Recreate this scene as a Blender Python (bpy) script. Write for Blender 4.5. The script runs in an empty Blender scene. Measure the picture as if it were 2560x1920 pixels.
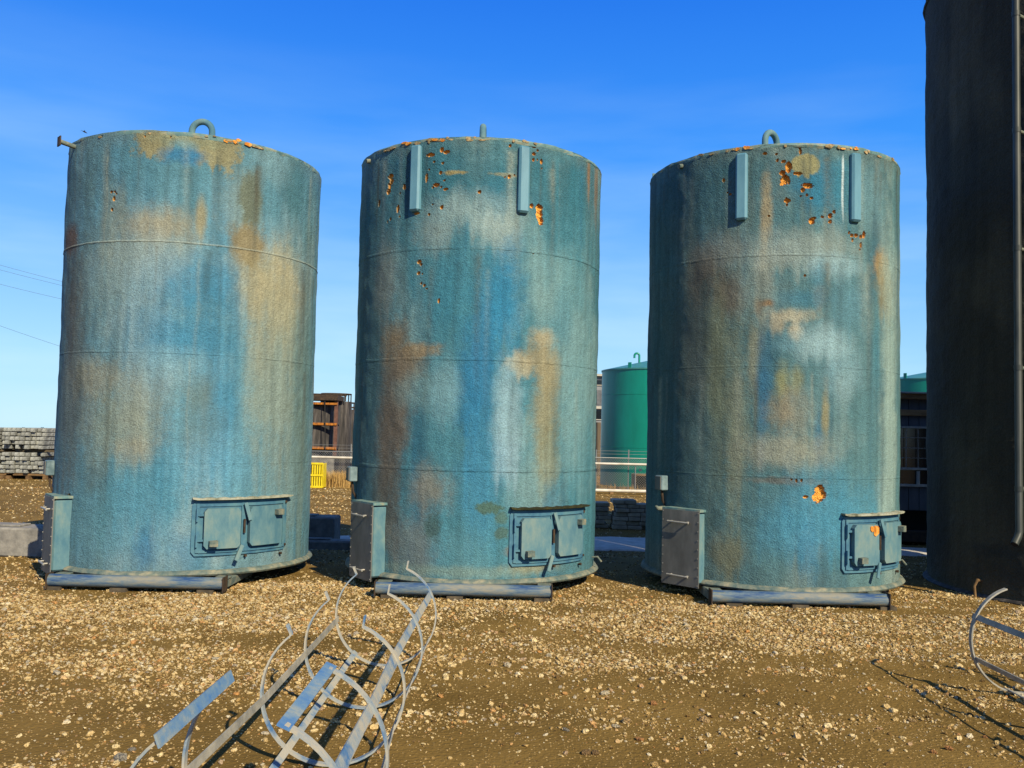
import bpy, math, random
import numpy as np
from mathutils import Vector, Matrix

scene = bpy.context.scene
col = scene.collection
PI = math.pi
R_ = math.radians
random.seed(4)
rng = np.random.default_rng(11)

# ------------------------------------------------------------------ camera
FPX, PITCH, ROLL, CAMH = 2251.6, 0.0525, 0.0229, 1.878     # focal length in pixels of a 2560 px wide frame
cf = np.array([0, math.cos(PITCH), math.sin(PITCH)])
r0 = np.array([1.0, 0, 0])
u0 = np.cross(r0, cf)
cr = math.cos(ROLL) * r0 + math.sin(ROLL) * u0
cu = -math.sin(ROLL) * r0 + math.cos(ROLL) * u0
cam_d = bpy.data.cameras.new('camera')
cam = bpy.data.objects.new('camera', cam_d)
col.objects.link(cam)
cam_d.sensor_fit = 'HORIZONTAL'
cam_d.sensor_width = 36.0
cam_d.lens = FPX / 2560 * 36
cam_d.clip_start = 0.05
cam_d.clip_end = 3000
cam.matrix_world = Matrix(((cr[0], cu[0], -cf[0], 0), (cr[1], cu[1], -cf[1], 0), (cr[2], cu[2], -cf[2], CAMH), (0, 0, 0, 1)))
scene.camera = cam

# ------------------------------------------------------------------ sun, sky, exposure
SUN_AZ, SUN_EL = R_(32), R_(35)      # azimuth to the right of straight behind the camera
sdir = Vector((math.sin(SUN_AZ) * math.cos(SUN_EL), -math.cos(SUN_AZ) * math.cos(SUN_EL), math.sin(SUN_EL)))
sl = bpy.data.lights.new('sun', 'SUN')
sl.energy = 5.0
sl.angle = R_(0.53)
sl.color = (1.0, 0.87, 0.62)
so = bpy.data.objects.new('sun', sl)
col.objects.link(so)
so.rotation_euler = sdir.to_track_quat('Z', 'Y').to_euler()

world = bpy.data.worlds.new('World')
scene.world = world
world.use_nodes = True
wn, wl = world.node_tree.nodes, world.node_tree.links
wn.clear()
wo = wn.new('ShaderNodeOutputWorld')
bg = wn.new('ShaderNodeBackground')
sky = wn.new('ShaderNodeTexSky')
sky.sky_type = 'NISHITA'
sky.sun_disc = False
sky.sun_elevation = SUN_EL
sky.sun_rotation = PI - SUN_AZ
sky.altitude = 600
sky.air_density = 1.0
sky.dust_density = 0.2
sky.ozone_density = 2.5
bg.inputs['Strength'].default_value = 0.10
# the clear dry winter sky is a deeper blue than the model gives: blend towards measured colours by height above the horizon
tcw = wn.new('ShaderNodeTexCoord')
sx_ = wn.new('ShaderNodeSeparateXYZ')
wl.new(tcw.outputs['Generated'], sx_.inputs[0])
rp_ = wn.new('ShaderNodeValToRGB')
els_ = rp_.color_ramp.elements
SKY = [(0.0, (178, 226, 250)), (0.07, (160, 215, 251)), (0.16, (122, 190, 254)), (0.30, (46, 148, 252)), (0.44, (12, 118, 238)), (0.75, (16, 74, 178)), (1.0, (12, 60, 155))]
while len(els_) > 1: els_.remove(els_[-1])
for i_, (p_, c_) in enumerate(SKY):
    e_ = els_[0] if i_ == 0 else els_.new(p_)
    e_.position = p_
    e_.color = tuple((v / 255 / 12.92 if v <= 10 else ((v / 255 + 0.055) / 1.055) ** 2.4) for v in c_) + (1,)
wl.new(sx_.outputs['Z'], rp_.inputs[0])
ml_ = wn.new('ShaderNodeVectorMath')
ml_.operation = 'SCALE'
ml_.inputs['Scale'].default_value = 7.3
wl.new(rp_.outputs[0], ml_.inputs[0])
mx_ = wn.new('ShaderNodeMixRGB')
fz_ = wn.new('ShaderNodeMapRange')
fz_.inputs['From Min'].default_value = 0.46
fz_.inputs['From Max'].default_value = 0.85
fz_.inputs['To Min'].default_value = 0.88
fz_.inputs['To Max'].default_value = 0.15
wl.new(sx_.outputs['Z'], fz_.inputs['Value'])
wl.new(fz_.outputs[0], mx_.inputs['Fac'])
wl.new(sky.outputs[0], mx_.inputs['Color1'])
wl.new(ml_.outputs[0], mx_.inputs['Color2'])
# thin veils of high cloud low in the sky
mpw = wn.new('ShaderNodeMapping')
mpw.inputs['Scale'].default_value = (1.6, 1.6, 9.0)
mpw.inputs['Rotation'].default_value = (0.10, 0.12, 0)
nzw = wn.new('ShaderNodeTexNoise')
nzw.inputs['Scale'].default_value = 1.5
nzw.inputs['Detail'].default_value = 6
rw = wn.new('ShaderNodeMapRange')
rw.inputs['From Min'].default_value = 0.45
rw.inputs['From Max'].default_value = 0.85
rw.inputs['To Max'].default_value = 0.7
rz_ = wn.new('ShaderNodeMapRange')
rz_.inputs['From Min'].default_value = 0.05
rz_.inputs['From Max'].default_value = 0.40
rz_.inputs['To Min'].default_value = 1.0
rz_.inputs['To Max'].default_value = 0.0
mw_ = wn.new('ShaderNodeMath')
mw_.operation = 'MULTIPLY'
mxw = wn.new('ShaderNodeMixRGB')
mxw.inputs['Color2'].default_value = (4.9, 6.6, 7.3, 1)
wl.new(tcw.outputs['Generated'], mpw.inputs[0])
wl.new(mpw.outputs[0], nzw.inputs['Vector'])
wl.new(nzw.outputs['Fac'], rw.inputs['Value'])
wl.new(sx_.outputs['Z'], rz_.inputs['Value'])
wl.new(rw.outputs[0], mw_.inputs[0])
wl.new(rz_.outputs[0], mw_.inputs[1])
wl.new(mw_.outputs[0], mxw.inputs['Fac'])
wl.new(mx_.outputs[0], mxw.inputs['Color1'])
wl.new(mxw.outputs[0], bg.inputs['Color'])
wl.new(bg.outputs[0], wo.inputs['Surface'])

vs = scene.view_settings
vs.view_transform = 'Standard'
vs.look = 'None'
vs.exposure = 0.55
vs.gamma = 1.0
vs.use_curve_mapping = False
scene.cycles.max_bounces = 6
scene.cycles.use_denoising = True


# ------------------------------------------------------------------ helpers
def lin(c):
    c = np.asarray(c, float) / 255.0
    return np.where(c <= 0.04045, c / 12.92, ((c + 0.055) / 1.055) ** 2.4)


def proj_px(P):
    d = np.asarray(P, float) - np.array([0, 0, CAMH])
    z = d @ cf
    return np.stack([1280 + FPX * (d @ cr) / z, 960 - FPX * (d @ cu) / z], -1)


def tag(o, label=None, cat=None, group=None, kind=None):
    if label: o['label'] = label
    if cat: o['category'] = cat
    if group: o['group'] = group
    if kind: o['kind'] = kind
    return o


def empty(name, loc, rz=0.0):
    o = bpy.data.objects.new(name, None)
    o.empty_display_size = 0.2
    o.location = loc
    o.rotation_euler = (0, 0, rz)
    col.objects.link(o)
    return o


class MB:
    def __init__(self):
        self.v, self.f = [], []

    def add(self, vs_, fs_):
        b = len(self.v)
        self.v += [tuple(p) for p in vs_]
        self.f += [tuple(i + b for i in f) for f in fs_]

    def box(self, c, s, M=None):
        x, y, z = s[0] / 2, s[1] / 2, s[2] / 2
        vs_ = [Vector(p) for p in ((-x, -y, -z), (x, -y, -z), (x, y, -z), (-x, y, -z), (-x, -y, z), (x, -y, z), (x, y, z), (-x, y, z))]
        if M is not None: vs_ = [M @ p for p in vs_]
        c = Vector(c)
        self.add([p + c for p in vs_], [(0, 3, 2, 1), (4, 5, 6, 7), (0, 1, 5, 4), (1, 2, 6, 5), (2, 3, 7, 6), (3, 0, 4, 7)])
        return self

    def bbox(self, c, s, b=0.006, M=None):
        """box with chamfered edges"""
        x, y, z = s[0] / 2, s[1] / 2, s[2] / 2
        vs_, idx = [], {}
        for sx in (-1, 1):
            for sy in (-1, 1):
                for sz in (-1, 1):
                    for ax in range(3):
                        p = [sx * (x - b), sy * (y - b), sz * (z - b)]
                        p[ax] = (sx * x, sy * y, sz * z)[ax]
                        idx[(sx, sy, sz, ax)] = len(vs_)
                        vs_.append(Vector(p))
        fs_ = []
        for ax in range(3):
            a1, a2 = (ax + 1) % 3, (ax + 2) % 3
            for sg in (-1, 1):
                q = []
                for (i, j) in ((-1, -1), (1, -1), (1, 1), (-1, 1)):
                    k = [0, 0, 0]; k[ax] = sg; k[a1] = i; k[a2] = j
                    q.append(idx[(k[0], k[1], k[2], ax)])
                fs_.append(tuple(q if sg > 0 else q[::-1]))
            for i in (-1, 1):
                for j in (-1, 1):
                    q = []
                    for sg in (-1, 1):
                        k = [0, 0, 0]; k[ax] = sg; k[a1] = i; k[a2] = j
                        q.append((idx[tuple(k) + (a1,)], idx[tuple(k) + (a2,)]))
                    fs_.append((q[0][0], q[1][0], q[1][1], q[0][1]) if i * j > 0 else (q[0][1], q[1][1], q[1][0], q[0][0]))
        for sx in (-1, 1):
            for sy in (-1, 1):
                for sz in (-1, 1):
                    t = [idx[(sx, sy, sz, a)] for a in range(3)]
                    fs_.append(tuple(t if sx * sy * sz > 0 else t[::-1]))
        if M is not None: vs_ = [M @ p for p in vs_]
        c = Vector(c)
        self.add([p + c for p in vs_], fs_)
        return self

    def tube(self, path, r, n=10, cap=True):
        path = [Vector(p) for p in path]
        rs = r if isinstance(r, (list, tuple)) else [r] * len(path)
        t0 = (path[1] - path[0]).normalized()
        up = Vector((0, 0, 1)) if abs(t0.z) < 0.9 else Vector((0, 1, 0))
        nrm = t0.cross(up).normalized()
        vs_, fs_ = [], []
        for i, p in enumerate(path):
            t = (path[min(i + 1, len(path) - 1)] - path[max(i - 1, 0)]).normalized()
            nrm = (nrm - t * nrm.dot(t)).normalized()
            bn = t.cross(nrm)
            for k in range(n):
                a = 2 * PI * k / n
                vs_.append(p + (nrm * math.cos(a) + bn * math.sin(a)) * rs[i])
        for i in range(len(path) - 1):
            for k in range(n):
                k2 = (k + 1) % n
                fs_.append((i * n + k, i * n + k2, (i + 1) * n + k2, (i + 1) * n + k))
        if cap:
            fs_.append(tuple(range(n))[::-1])
            fs_.append(tuple((len(path) - 1) * n + k for k in range(n)))
        self.add(vs_, fs_)
        return self

    def strap(self, path, wdir, w, t):
        """flat bar swept along a path; wdir(i) is the direction of its width"""
        path = [Vector(p) for p in path]
        vs_, fs_ = [], []
        for i, p in enumerate(path):
            tg = (path[min(i + 1, len(path) - 1)] - path[max(i - 1, 0)]).normalized()
            wd = Vector(wdir(i)) if callable(wdir) else Vector(wdir)
            wd = (wd - tg * wd.dot(tg)).normalized()
            th = tg.cross(wd)
            for a, b in ((-1, -1), (1, -1), (1, 1), (-1, 1)):
                vs_.append(p + wd * (a * w / 2) + th * (b * t / 2))
        for i in range(len(path) - 1):
            for k in range(4):
                k2 = (k + 1) % 4
                fs_.append((i * 4 + k, i * 4 + k2, (i + 1) * 4 + k2, (i + 1) * 4 + k))
        n = (len(path) - 1) * 4
        fs_ += [(3, 2, 1, 0), (n, n + 1, n + 2, n + 3)]
        self.add(vs_, fs_)
        return self

    def cyl_plate(self, R, az, cols, ro, ri, k=1.0):
        """curved plate on a round tank: columns (arc offset, z low, z high), outer and inner offset from the shell"""
        n = len(cols)
        vs_, fs_ = [], []
        for (s, z0, z1) in cols:
            a = az + s * k / R
            for rr in (R + ri, R + ro):
                for zz in (z0, z1):
                    vs_.append((rr * math.sin(a), -rr * math.cos(a), zz))
        for i in range(n - 1):
            a, b = i * 4, i * 4 + 4
            fs_ += [(a + 2, b + 2, b + 3, a + 3), (a, a + 1, b + 1, b), (a + 1, a + 3, b + 3, b + 1), (a, b, b + 2, a + 2)]
        e = (n - 1) * 4
        fs_ += [(0, 2, 3, 1), (e, e + 1, e + 3, e + 2)]
        self.add(vs_, fs_)
        return self

    def build(self, name, mat, parent=None, smooth=False):
        me = bpy.data.meshes.new(name)
        me.from_pydata([tuple(p) for p in self.v], [], self.f)
        me.materials.append(mat)
        if smooth:
            me.polygons.foreach_set('use_smooth', [True] * len(me.polygons))
            try:
                me.set_sharp_from_angle(angle=R_(40))
            except Exception:
                pass
        me.update()
        o = bpy.data.objects.new(name, me)
        col.objects.link(o)
        if parent is not None: o.parent = parent
        return o


def rect_cols(s0, s1, z0, z1, ch=0.0, n=8):
    """columns of a plate with chamfered corners"""
    ss = sorted(set([s0, s1] + [s0 + (s1 - s0) * i / n for i in range(n + 1)] + ([s0 + ch, s1 - ch] if ch else [])))
    out = []
    for s in ss:
        d = max(0, ch - (s - s0), ch - (s1 - s)) if ch else 0
        out.append((s, z0 + d, z1 - d))
    return out


def aim(n, up=Vector((0, 0, 1))):
    """matrix whose y axis points along n"""
    n = Vector(n).normalized()
    x = n.cross(up).normalized()
    z = x.cross(n)
    return Matrix((x, n, z)).transposed()


# ------------------------------------------------------------------ materials
def mat(name, c1, c2=None, scale=6.0, rough=0.7, metal=0.0, bump=0.0, bscale=40.0, stretch=(1, 1, 1), c3=None, pos=(0.35, 0.65), spec=0.35, detail=6, rand=0.0):
    m = bpy.data.materials.new(name)
    m.use_nodes = True
    N, L = m.node_tree.nodes, m.node_tree.links
    b = N['Principled BSDF']
    b.inputs['Roughness'].default_value = rough
    b.inputs['Metallic'].default_value = metal
    b.inputs['Specular IOR Level'].default_value = spec
    tc = N.new('ShaderNodeTexCoord')
    mp = N.new('ShaderNodeMapping')
    mp.inputs['Scale'].default_value = stretch
    L.new(tc.outputs['Object'], mp.inputs[0])
    c1, c2, c3 = [None if q is None else tuple(0.72 * float(w) for w in q) for q in (c1, c2, c3)]
    c1 = c1 + (1,)
    if c2 is None:
        b.inputs['Base Color'].default_value = c1
        src = None
    else:
        nz = N.new('ShaderNodeTexNoise')
        nz.inputs['Scale'].default_value = scale
        nz.inputs['Detail'].default_value = detail
        nz.inputs['Roughness'].default_value = 0.65
        L.new(mp.outputs[0], nz.inputs['Vector'])
        rp = N.new('ShaderNodeValToRGB')
        rp.color_ramp.elements[0].position = pos[0]
        rp.color_ramp.elements[0].color = c1
        rp.color_ramp.elements[1].position = pos[1]
        rp.color_ramp.elements[1].color = tuple(c2) + (1,)
        if c3 is not None:
            e = rp.color_ramp.elements.new((pos[0] + pos[1]) / 2)
            e.color = tuple(c3) + (1,)
        L.new(nz.outputs['Fac'], rp.inputs[0])
        src = rp.outputs[0]
        if rand:
            oi = N.new('ShaderNodeObjectInfo')
            mr = N.new('ShaderNodeMapRange')
            mr.inputs['To Min'].default_value = 1 - rand
            mr.inputs['To Max'].default_value = 1 + rand
            L.new(oi.outputs['Random'], mr.inputs['Value'])
            mu = N.new('ShaderNodeMixRGB')
            mu.blend_type = 'MULTIPLY'
            mu.inputs['Fac'].default_value = 1
            L.new(src, mu.inputs['Color1'])
            L.new(mr.outputs[0], mu.inputs['Color2'])
            src = mu.outputs[0]
        L.new(src, b.inputs['Base Color'])
    if bump:
        nb = N.new('ShaderNodeTexNoise')
        nb.inputs['Scale'].default_value = bscale
        nb.inputs['Detail'].default_value = 4
        L.new(mp.outputs[0], nb.inputs['Vector'])
        bp = N.new('ShaderNodeBump')
        bp.inputs['Strength'].default_value = 1.0
        bp.inputs['Distance'].default_value = bump
        L.new(nb.outputs['Fac'], bp.inputs['Height'])
        L.new(bp.outputs[0], b.inputs['Normal'])
    return m


def shell_mat(name, bump=0.014, scale=62.0, rough=0.85, mottle=0.28):
    """sprayed foam coating: stain layout comes from the colour attribute, fine mottling and relief from noise"""
    m = bpy.data.materials.new(name)
    m.use_nodes = True
    N, L = m.node_tree.nodes, m.node_tree.links
    b = N['Principled BSDF']
    b.inputs['Roughness'].default_value = rough
    b.inputs['Specular IOR Level'].default_value = 0.22
    at = N.new('ShaderNodeAttribute')
    at.attribute_name = 'paint'
    tc = N.new('ShaderNodeTexCoord')
    n1 = N.new('ShaderNodeTexNoise')
    n1.inputs['Scale'].default_value = 55
    n1.inputs['Detail'].default_value = 5
    n1.inputs['Roughness'].default_value = 0.7
    L.new(tc.outputs['Object'], n1.inputs['Vector'])
    r1 = N.new('ShaderNodeMapRange')
    r1.inputs['From Min'].default_value = 0.3
    r1.inputs['From Max'].default_value = 0.7
    r1.inputs['To Min'].default_value = 1 - mottle
    r1.inputs['To Max'].default_value = 1 + mottle
    L.new(n1.outputs['Fac'], r1.inputs['Value'])
    mp = N.new('ShaderNodeMapping')
    mp.inputs['Scale'].default_value = (14, 14, 0.7)
    L.new(tc.outputs['Object'], mp.inputs[0])
    n2 = N.new('ShaderNodeTexNoise')
    n2.inputs['Scale'].default_value = 1.0
    n2.inputs['Detail'].default_value = 4
    L.new(mp.outputs[0], n2.inputs['Vector'])
    r2 = N.new('ShaderNodeMapRange')
    r2.inputs['From Min'].default_value = 0.3
    r2.inputs['From Max'].default_value = 0.7
    r2.inputs['To Min'].default_value = 0.86
    r2.inputs['To Max'].default_value = 1.12
    L.new(n2.outputs['Fac'], r2.inputs['Value'])
    mm = N.new('ShaderNodeMath')
    mm.operation = 'MULTIPLY'
    L.new(r1.outputs[0], mm.inputs[0])
    L.new(r2.outputs[0], mm.inputs[1])
    mu = N.new('ShaderNodeMixRGB')
    mu.blend_type = 'MULTIPLY'
    mu.inputs['Fac'].default_value = 1
    L.new(at.outputs['Color'], mu.inputs['Color1'])
    L.new(mm.outputs[0], mu.inputs['Color2'])
    L.new(mu.outputs[0], b.inputs['Base Color'])
    nb = N.new('ShaderNodeTexNoise')
    nb.inputs['Scale'].default_value = scale
    nb.inputs['Detail'].default_value = 3
    nb.inputs['Roughness'].default_value = 0.6
    L.new(tc.outputs['Object'], nb.inputs['Vector'])
    bp = N.new('ShaderNodeBump')
    bp.inputs['Strength'].default_value = 1.0
    bp.inputs['Distance'].default_value = bump
    L.new(nb.outputs['Fac'], bp.inputs['Height'])
    nc = N.new('ShaderNodeTexNoise')
    nc.inputs['Scale'].default_value = 9
    nc.inputs['Detail'].default_value = 2
    L.new(tc.outputs['Object'], nc.inputs['Vector'])
    bp2 = N.new('ShaderNodeBump')
    bp2.inputs['Strength'].default_value = 1.0
    bp2.inputs['Distance'].default_value = bump * 0.9
    L.new(nc.outputs['Fac'], bp2.inputs['Height'])
    L.new(bp.outputs[0], bp2.inputs['Normal'])
    L.new(bp2.outputs[0], b.inputs['Normal'])
    return m


M = {}
M['shell'] = shell_mat('foam_coating')
M['shell_black'] = shell_mat('black_foam_coating', bump=0.030, scale=40.0, mottle=0.3, rough=0.75)
M['teal'] = mat('teal_paint', lin((54, 102, 132)), lin((92, 134, 146)), 5, 0.75, bump=0.002, bscale=30, c3=lin((74, 122, 144)))
M['teal_worn'] = mat('worn_teal_paint', lin((74, 118, 136)), lin((122, 146, 144)), 5, 0.8, stretch=(1, 1, .5), bump=0.002, bscale=40, c3=lin((96, 134, 144)))
M['cover'] = mat('cover_paint', lin((76, 128, 150)), lin((110, 160, 178)), 3, 0.5, stretch=(1, 1, 0.3))
M['grey_panel'] = mat('grey_steel_panel', lin((92, 92, 88)), lin((128, 126, 120)), 4, 0.6, stretch=(1, 1, 0.4), c3=lin((108, 108, 104)))
M['galv'] = mat('galvanised_handle', lin((150, 150, 145)), lin((190, 185, 175)), 20, 0.5, metal=0.3)
M['lip'] = mat('dusty_lip', lin((70, 96, 98)), lin((156, 150, 126)), 12, 0.85, bump=0.006, bscale=30, c3=lin((112, 122, 112)), pos=(.3, .7))
M['ledge'] = mat('mossy_ledge', lin((60, 60, 34)), lin((175, 176, 158)), 6, 0.85, bump=0.004, bscale=40, pos=(0.30, 0.55), c3=lin((140, 142, 122)))
M['moss'] = mat('moss', lin((38, 40, 18)), lin((140, 140, 110)), 7, 0.95, bump=0.01, bscale=50, pos=(0.45, 0.75), c3=lin((64, 62, 30)))
M['skid'] = mat('skid_paint', lin((40, 76, 122)), lin((140, 138, 126)), 5.5, 0.75, stretch=(0.5, 1, 2.6), c3=lin((98, 118, 132)), pos=(0.36, 0.62), bump=0.002, bscale=50)
M['wood_block'] = mat('wood_block', lin((70, 62, 50)), lin((110, 98, 78)), 8, 0.9)
M['rust_dark'] = mat('dark_rust', lin((44, 36, 30)), lin((84, 66, 48)), 12, 0.8)
M['foam'] = mat('raw_foam', lin((168, 100, 34)), lin((240, 176, 90)), 22, 0.85, bump=0.006, bscale=60, c3=lin((222, 142, 46)))
M['foam_pale'] = mat('weathered_foam', lin((96, 84, 58)), lin((196, 172, 128)), 26, 0.9, bump=0.006, bscale=60)
M['box'] = mat('box_enamel', lin((84, 108, 116)), lin((134, 156, 160)), 6, 0.5)
M['pipe_dark'] = mat('grey_pipe', lin((44, 52, 50)), lin((74, 78, 74)), 5, 0.5, stretch=(1, 1, 0.3))
M['strap'] = mat('worn_blue_strap', lin((80, 122, 168)), lin((184, 178, 162)), 7, 0.65, metal=0.0, c3=lin((150, 162, 168)), pos=(0.34, 0.58), bump=0.001, bscale=60)
M['strap_grey'] = mat('grey_strap', lin((136, 136, 130)), lin((188, 182, 166)), 7, 0.55, bump=0.001, bscale=60)
M['strap_plate'] = mat('blue_plate', lin((78, 126, 182)), lin((158, 166, 162)), 9, 0.65, c3=lin((112, 146, 176)))
M['bolt'] = mat('bolt', lin((140, 140, 136)), None, rough=0.5, metal=0.4)
M['timber'] = mat('weathered_timber', lin((100, 102, 98)), lin((176, 178, 172)), 9, 0.9, bump=0.01, bscale=20, c3=lin((142, 144, 138)), rand=0.28)
M['timber_brown'] = mat('brown_timber', lin((92, 70, 44)), lin((150, 118, 78)), 6, 0.9, stretch=(0.4, 1, 1), rand=0.15)
M['concrete'] = mat('old_concrete', lin((112, 110, 106)), lin((158, 154, 146)), 5, 0.9, bump=0.006, bscale=25, rand=0.12)
M['slab'] = mat('stained_slab', lin((150, 136, 112)), lin((190, 176, 150)), 5, 0.9, bump=0.006, bscale=25, rand=0.2)
M['black_steel'] = mat('black_steel', lin((40, 38, 38)), lin((104, 98, 94)), 2.2, 0.7, stretch=(3, 3, 0.4), c3=lin((66, 62, 60)))
M['orange_beam'] = mat('rusty_orange_beam', lin((120, 70, 30)), lin((214, 136, 40)), 5, 0.8, stretch=(3, 1, 1))
M['rust_col'] = mat('rusty_column', lin((86, 58, 50)), lin((124, 88, 74)), 5, 0.8)
M['yellow'] = mat('yellow_plastic', lin((222, 196, 22)), lin((250, 226, 50)), 8, 0.45)
M['white_pipe'] = mat('white_pipe', lin((200, 192, 176)), lin((234, 228, 214)), 4, 0.5)
M['wire'] = mat('galvanised_wire', lin((150, 152, 150)), None, rough=0.45, metal=0.5)
M['green'] = mat('green_tank_paint', lin((0, 134, 112)), lin((6, 150, 128)), 2, 0.38, stretch=(1, 1, 0.3), spec=0.5)
M['green_roof'] = mat('green_roof_paint', lin((60, 130, 125)), lin((80, 150, 140)), 2, 0.4)
M['siding'] = mat('grey_siding', lin((84, 90, 98)), lin((104, 109, 116)), 3, 0.7, stretch=(1, 1, 0.3))
M['trim_white'] = mat('white_trim', lin((176, 172, 160)), lin((206, 200, 186)), 5, 0.6)
M['trim_wood'] = mat('bare_wood_trim', lin((140, 108, 70)), lin((196, 160, 112)), 5, 0.8, stretch=(0.3, 1, 2))
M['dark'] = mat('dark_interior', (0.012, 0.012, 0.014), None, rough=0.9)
M['corr'] = mat('grey_cladding', lin((128, 130, 134)), lin((150, 152, 155)), 3, 0.6)
M['black_rubber'] = mat('black_rubber', (0.012, 0.012, 0.012), None, rough=0.5)
M['bird'] = mat('bird_feathers', (0.02, 0.022, 0.03), None, rough=0.8)
M['cable'] = mat('line_cable', lin((104, 132, 168)), None, rough=0.6)
M['pole'] = mat('pole_wood', lin((92, 80, 66)), lin((120, 106, 88)), 4, 0.9, stretch=(3, 3, 0.3))
M['grass'] = mat('dry_grass', lin((176, 138, 78)), lin((226, 190, 122)), 2, 0.9)
M['snow'] = mat('old_snow', lin((190, 184, 172)), lin((222, 216, 204)), 5, 0.7, bump=0.01, bscale=12)


def glass_mat():
    m = bpy.data.materials.new('window_glass')
    m.use_nodes = True
    b = m.node_tree.nodes['Principled BSDF']
    b.inputs['Base Color'].default_value = (0.01, 0.012, 0.015, 1)
    b.inputs['Roughness'].default_value = 0.12
    return m


M['glass'] = glass_mat()


def stone_mat(name, cols, lo=0.88):
    m = bpy.data.materials.new(name)
    m.use_nodes = True
    N, L = m.node_tree.nodes, m.node_tree.links
    b = N['Principled BSDF']
    b.inputs['Roughness'].default_value = 0.85
    b.inputs['Specular IOR Level'].default_value = 0.2
    oi = N.new('ShaderNodeObjectInfo')
    rp = N.new('ShaderNodeValToRGB')
    rp.color_ramp.interpolation = 'LINEAR'
    els = rp.color_ramp.elements
    while len(els) > 1: els.remove(els[-1])
    for i, (p, c) in enumerate(cols):
        e = els[0] if i == 0 else els.new(p)
        e.position = p
        e.color = tuple(lin(c) * lo) + (1,)
    L.new(oi.outputs['Random'], rp.inputs[0])
    tc = N.new('ShaderNodeTexCoord')
    nz = N.new('ShaderNodeTexNoise')
    nz.inputs['Scale'].default_value = 2.2
    nz.inputs['Detail'].default_value = 5
    L.new(tc.outputs['Object'], nz.inputs['Vector'])
    mr = N.new('ShaderNodeMapRange')
    mr.inputs['From Min'].default_value = 0.3
    mr.inputs['From Max'].default_value = 0.7
    mr.inputs['To Min'].default_value = 0.72
    mr.inputs['To Max'].default_value = 1.2
    L.new(nz.outputs['Fac'], mr.inputs['Value'])
    mu = N.new('ShaderNodeMixRGB')
    mu.blend_type = 'MULTIPLY'
    mu.inputs['Fac'].default_value = 1
    L.new(rp.outputs[0], mu.inputs['Color1'])
    L.new(mr.outputs[0], mu.inputs['Color2'])
    L.new(mu.outputs[0], b.inputs['Base Color'])
    bp = N.new('ShaderNodeBump')
    bp.inputs['Distance'].default_value = 0.15
    bp.inputs['Strength'].default_value = 0.6
    L.new(nz.outputs['Fac'], bp.inputs['Height'])
    L.new(bp.outputs[0], b.inputs['Normal'])
    return m


M['stone'] = stone_mat('gravel_stone', [(0.0, (104, 80, 44)), (0.14, (150, 120, 70)), (0.30, (194, 162, 104)), (0.52, (220, 192, 136)), (0.74, (232, 210, 160)), (0.84, (200, 146, 84)), (0.91, (172, 160, 138)), (1.0, (240, 224, 186))])


# ------------------------------------------------------------------ noise on arrays
def vnoise(u, v, seed, wrap_u=0):
    g = np.random.default_rng(seed).random((257, 257))
    iu, iv = np.floor(u).astype(int), np.floor(v).astype(int)
    fu, fv = u - iu, v - iv
    fu = fu * fu * (3 - 2 * fu)
    fv = fv * fv * (3 - 2 * fv)
    m = wrap_u if wrap_u else 257
    a0, a1 = iu % m, (iu + 1) % m
    b0, b1 = iv % 257, (iv + 1) % 257
    return (g[a0, b0] * (1 - fu) + g[a1, b0] * fu) * (1 - fv) + (g[a0, b1] * (1 - fu) + g[a1, b1] * fu) * fv


def fbm(u, v, seed, oct_=4, wrap_u=0):
    s, a, t = 0, 0.5, 0
    for o in range(oct_):
        s = s + a * vnoise(u * 2 ** o, v * 2 ** o, seed + o, wrap_u * 2 ** o if wrap_u and wrap_u * 2 ** o <= 257 else 0)
        t += a
        a *= 0.55
    return s / t


def sstep(a, b, x):
    t = np.clip((x - a) / (b - a), 0, 1)
    return t * t * (3 - 2 * t)


# ------------------------------------------------------------------ ground
def ground_z(x, y):
    x = np.asarray(x, float)
    y = np.asarray(y, float)
    z = -0.20 * sstep(13.6, 15.5, y)
    z = z - 0.02 * np.maximum(0, y - 44.0)
    near = 1 - sstep(25, 60, np.hypot(x, y))
    z = z + near * (0.030 * (fbm(x * 0.9 + 50, y * 1.3 + 50, 71, 4) - 0.5) + 0.010 * (fbm(x * 5 + 90, y * 5 + 90, 81, 3) - 0.5))
    return z


def ground_density(x, y):
    """how thickly gravel lies: strewn bands with bare packed dirt between them"""
    n = fbm(x * 0.45 + 20, y * 1.5 + 33, 101, 4)
    n2 = fbm(x * 1.6 + 5, y * 3.2 + 9, 131, 3)
    band = 0.55 * np.exp(-((y - 8.9) / 1.35) ** 2) + 0.30 * np.exp(-((y - 5.0) / 0.8) ** 2) * 0.6
    left = 0.14 * (1 - sstep(-3.5, 0.5, x)) * np.exp(-((y - 7.6) / 2.0) ** 2)
    fore = 1 - 0.50 * (1 - sstep(5.6, 7.6, y)) - 0.25 * sstep(-1, 3, x) * (1 - sstep(6.5, 8, y))
    return fore * np.clip((n - 0.43) * 2.2 + (n2 - 0.5) * 1.5 + band + left + 0.06, 0.10, 0.92)


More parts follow.
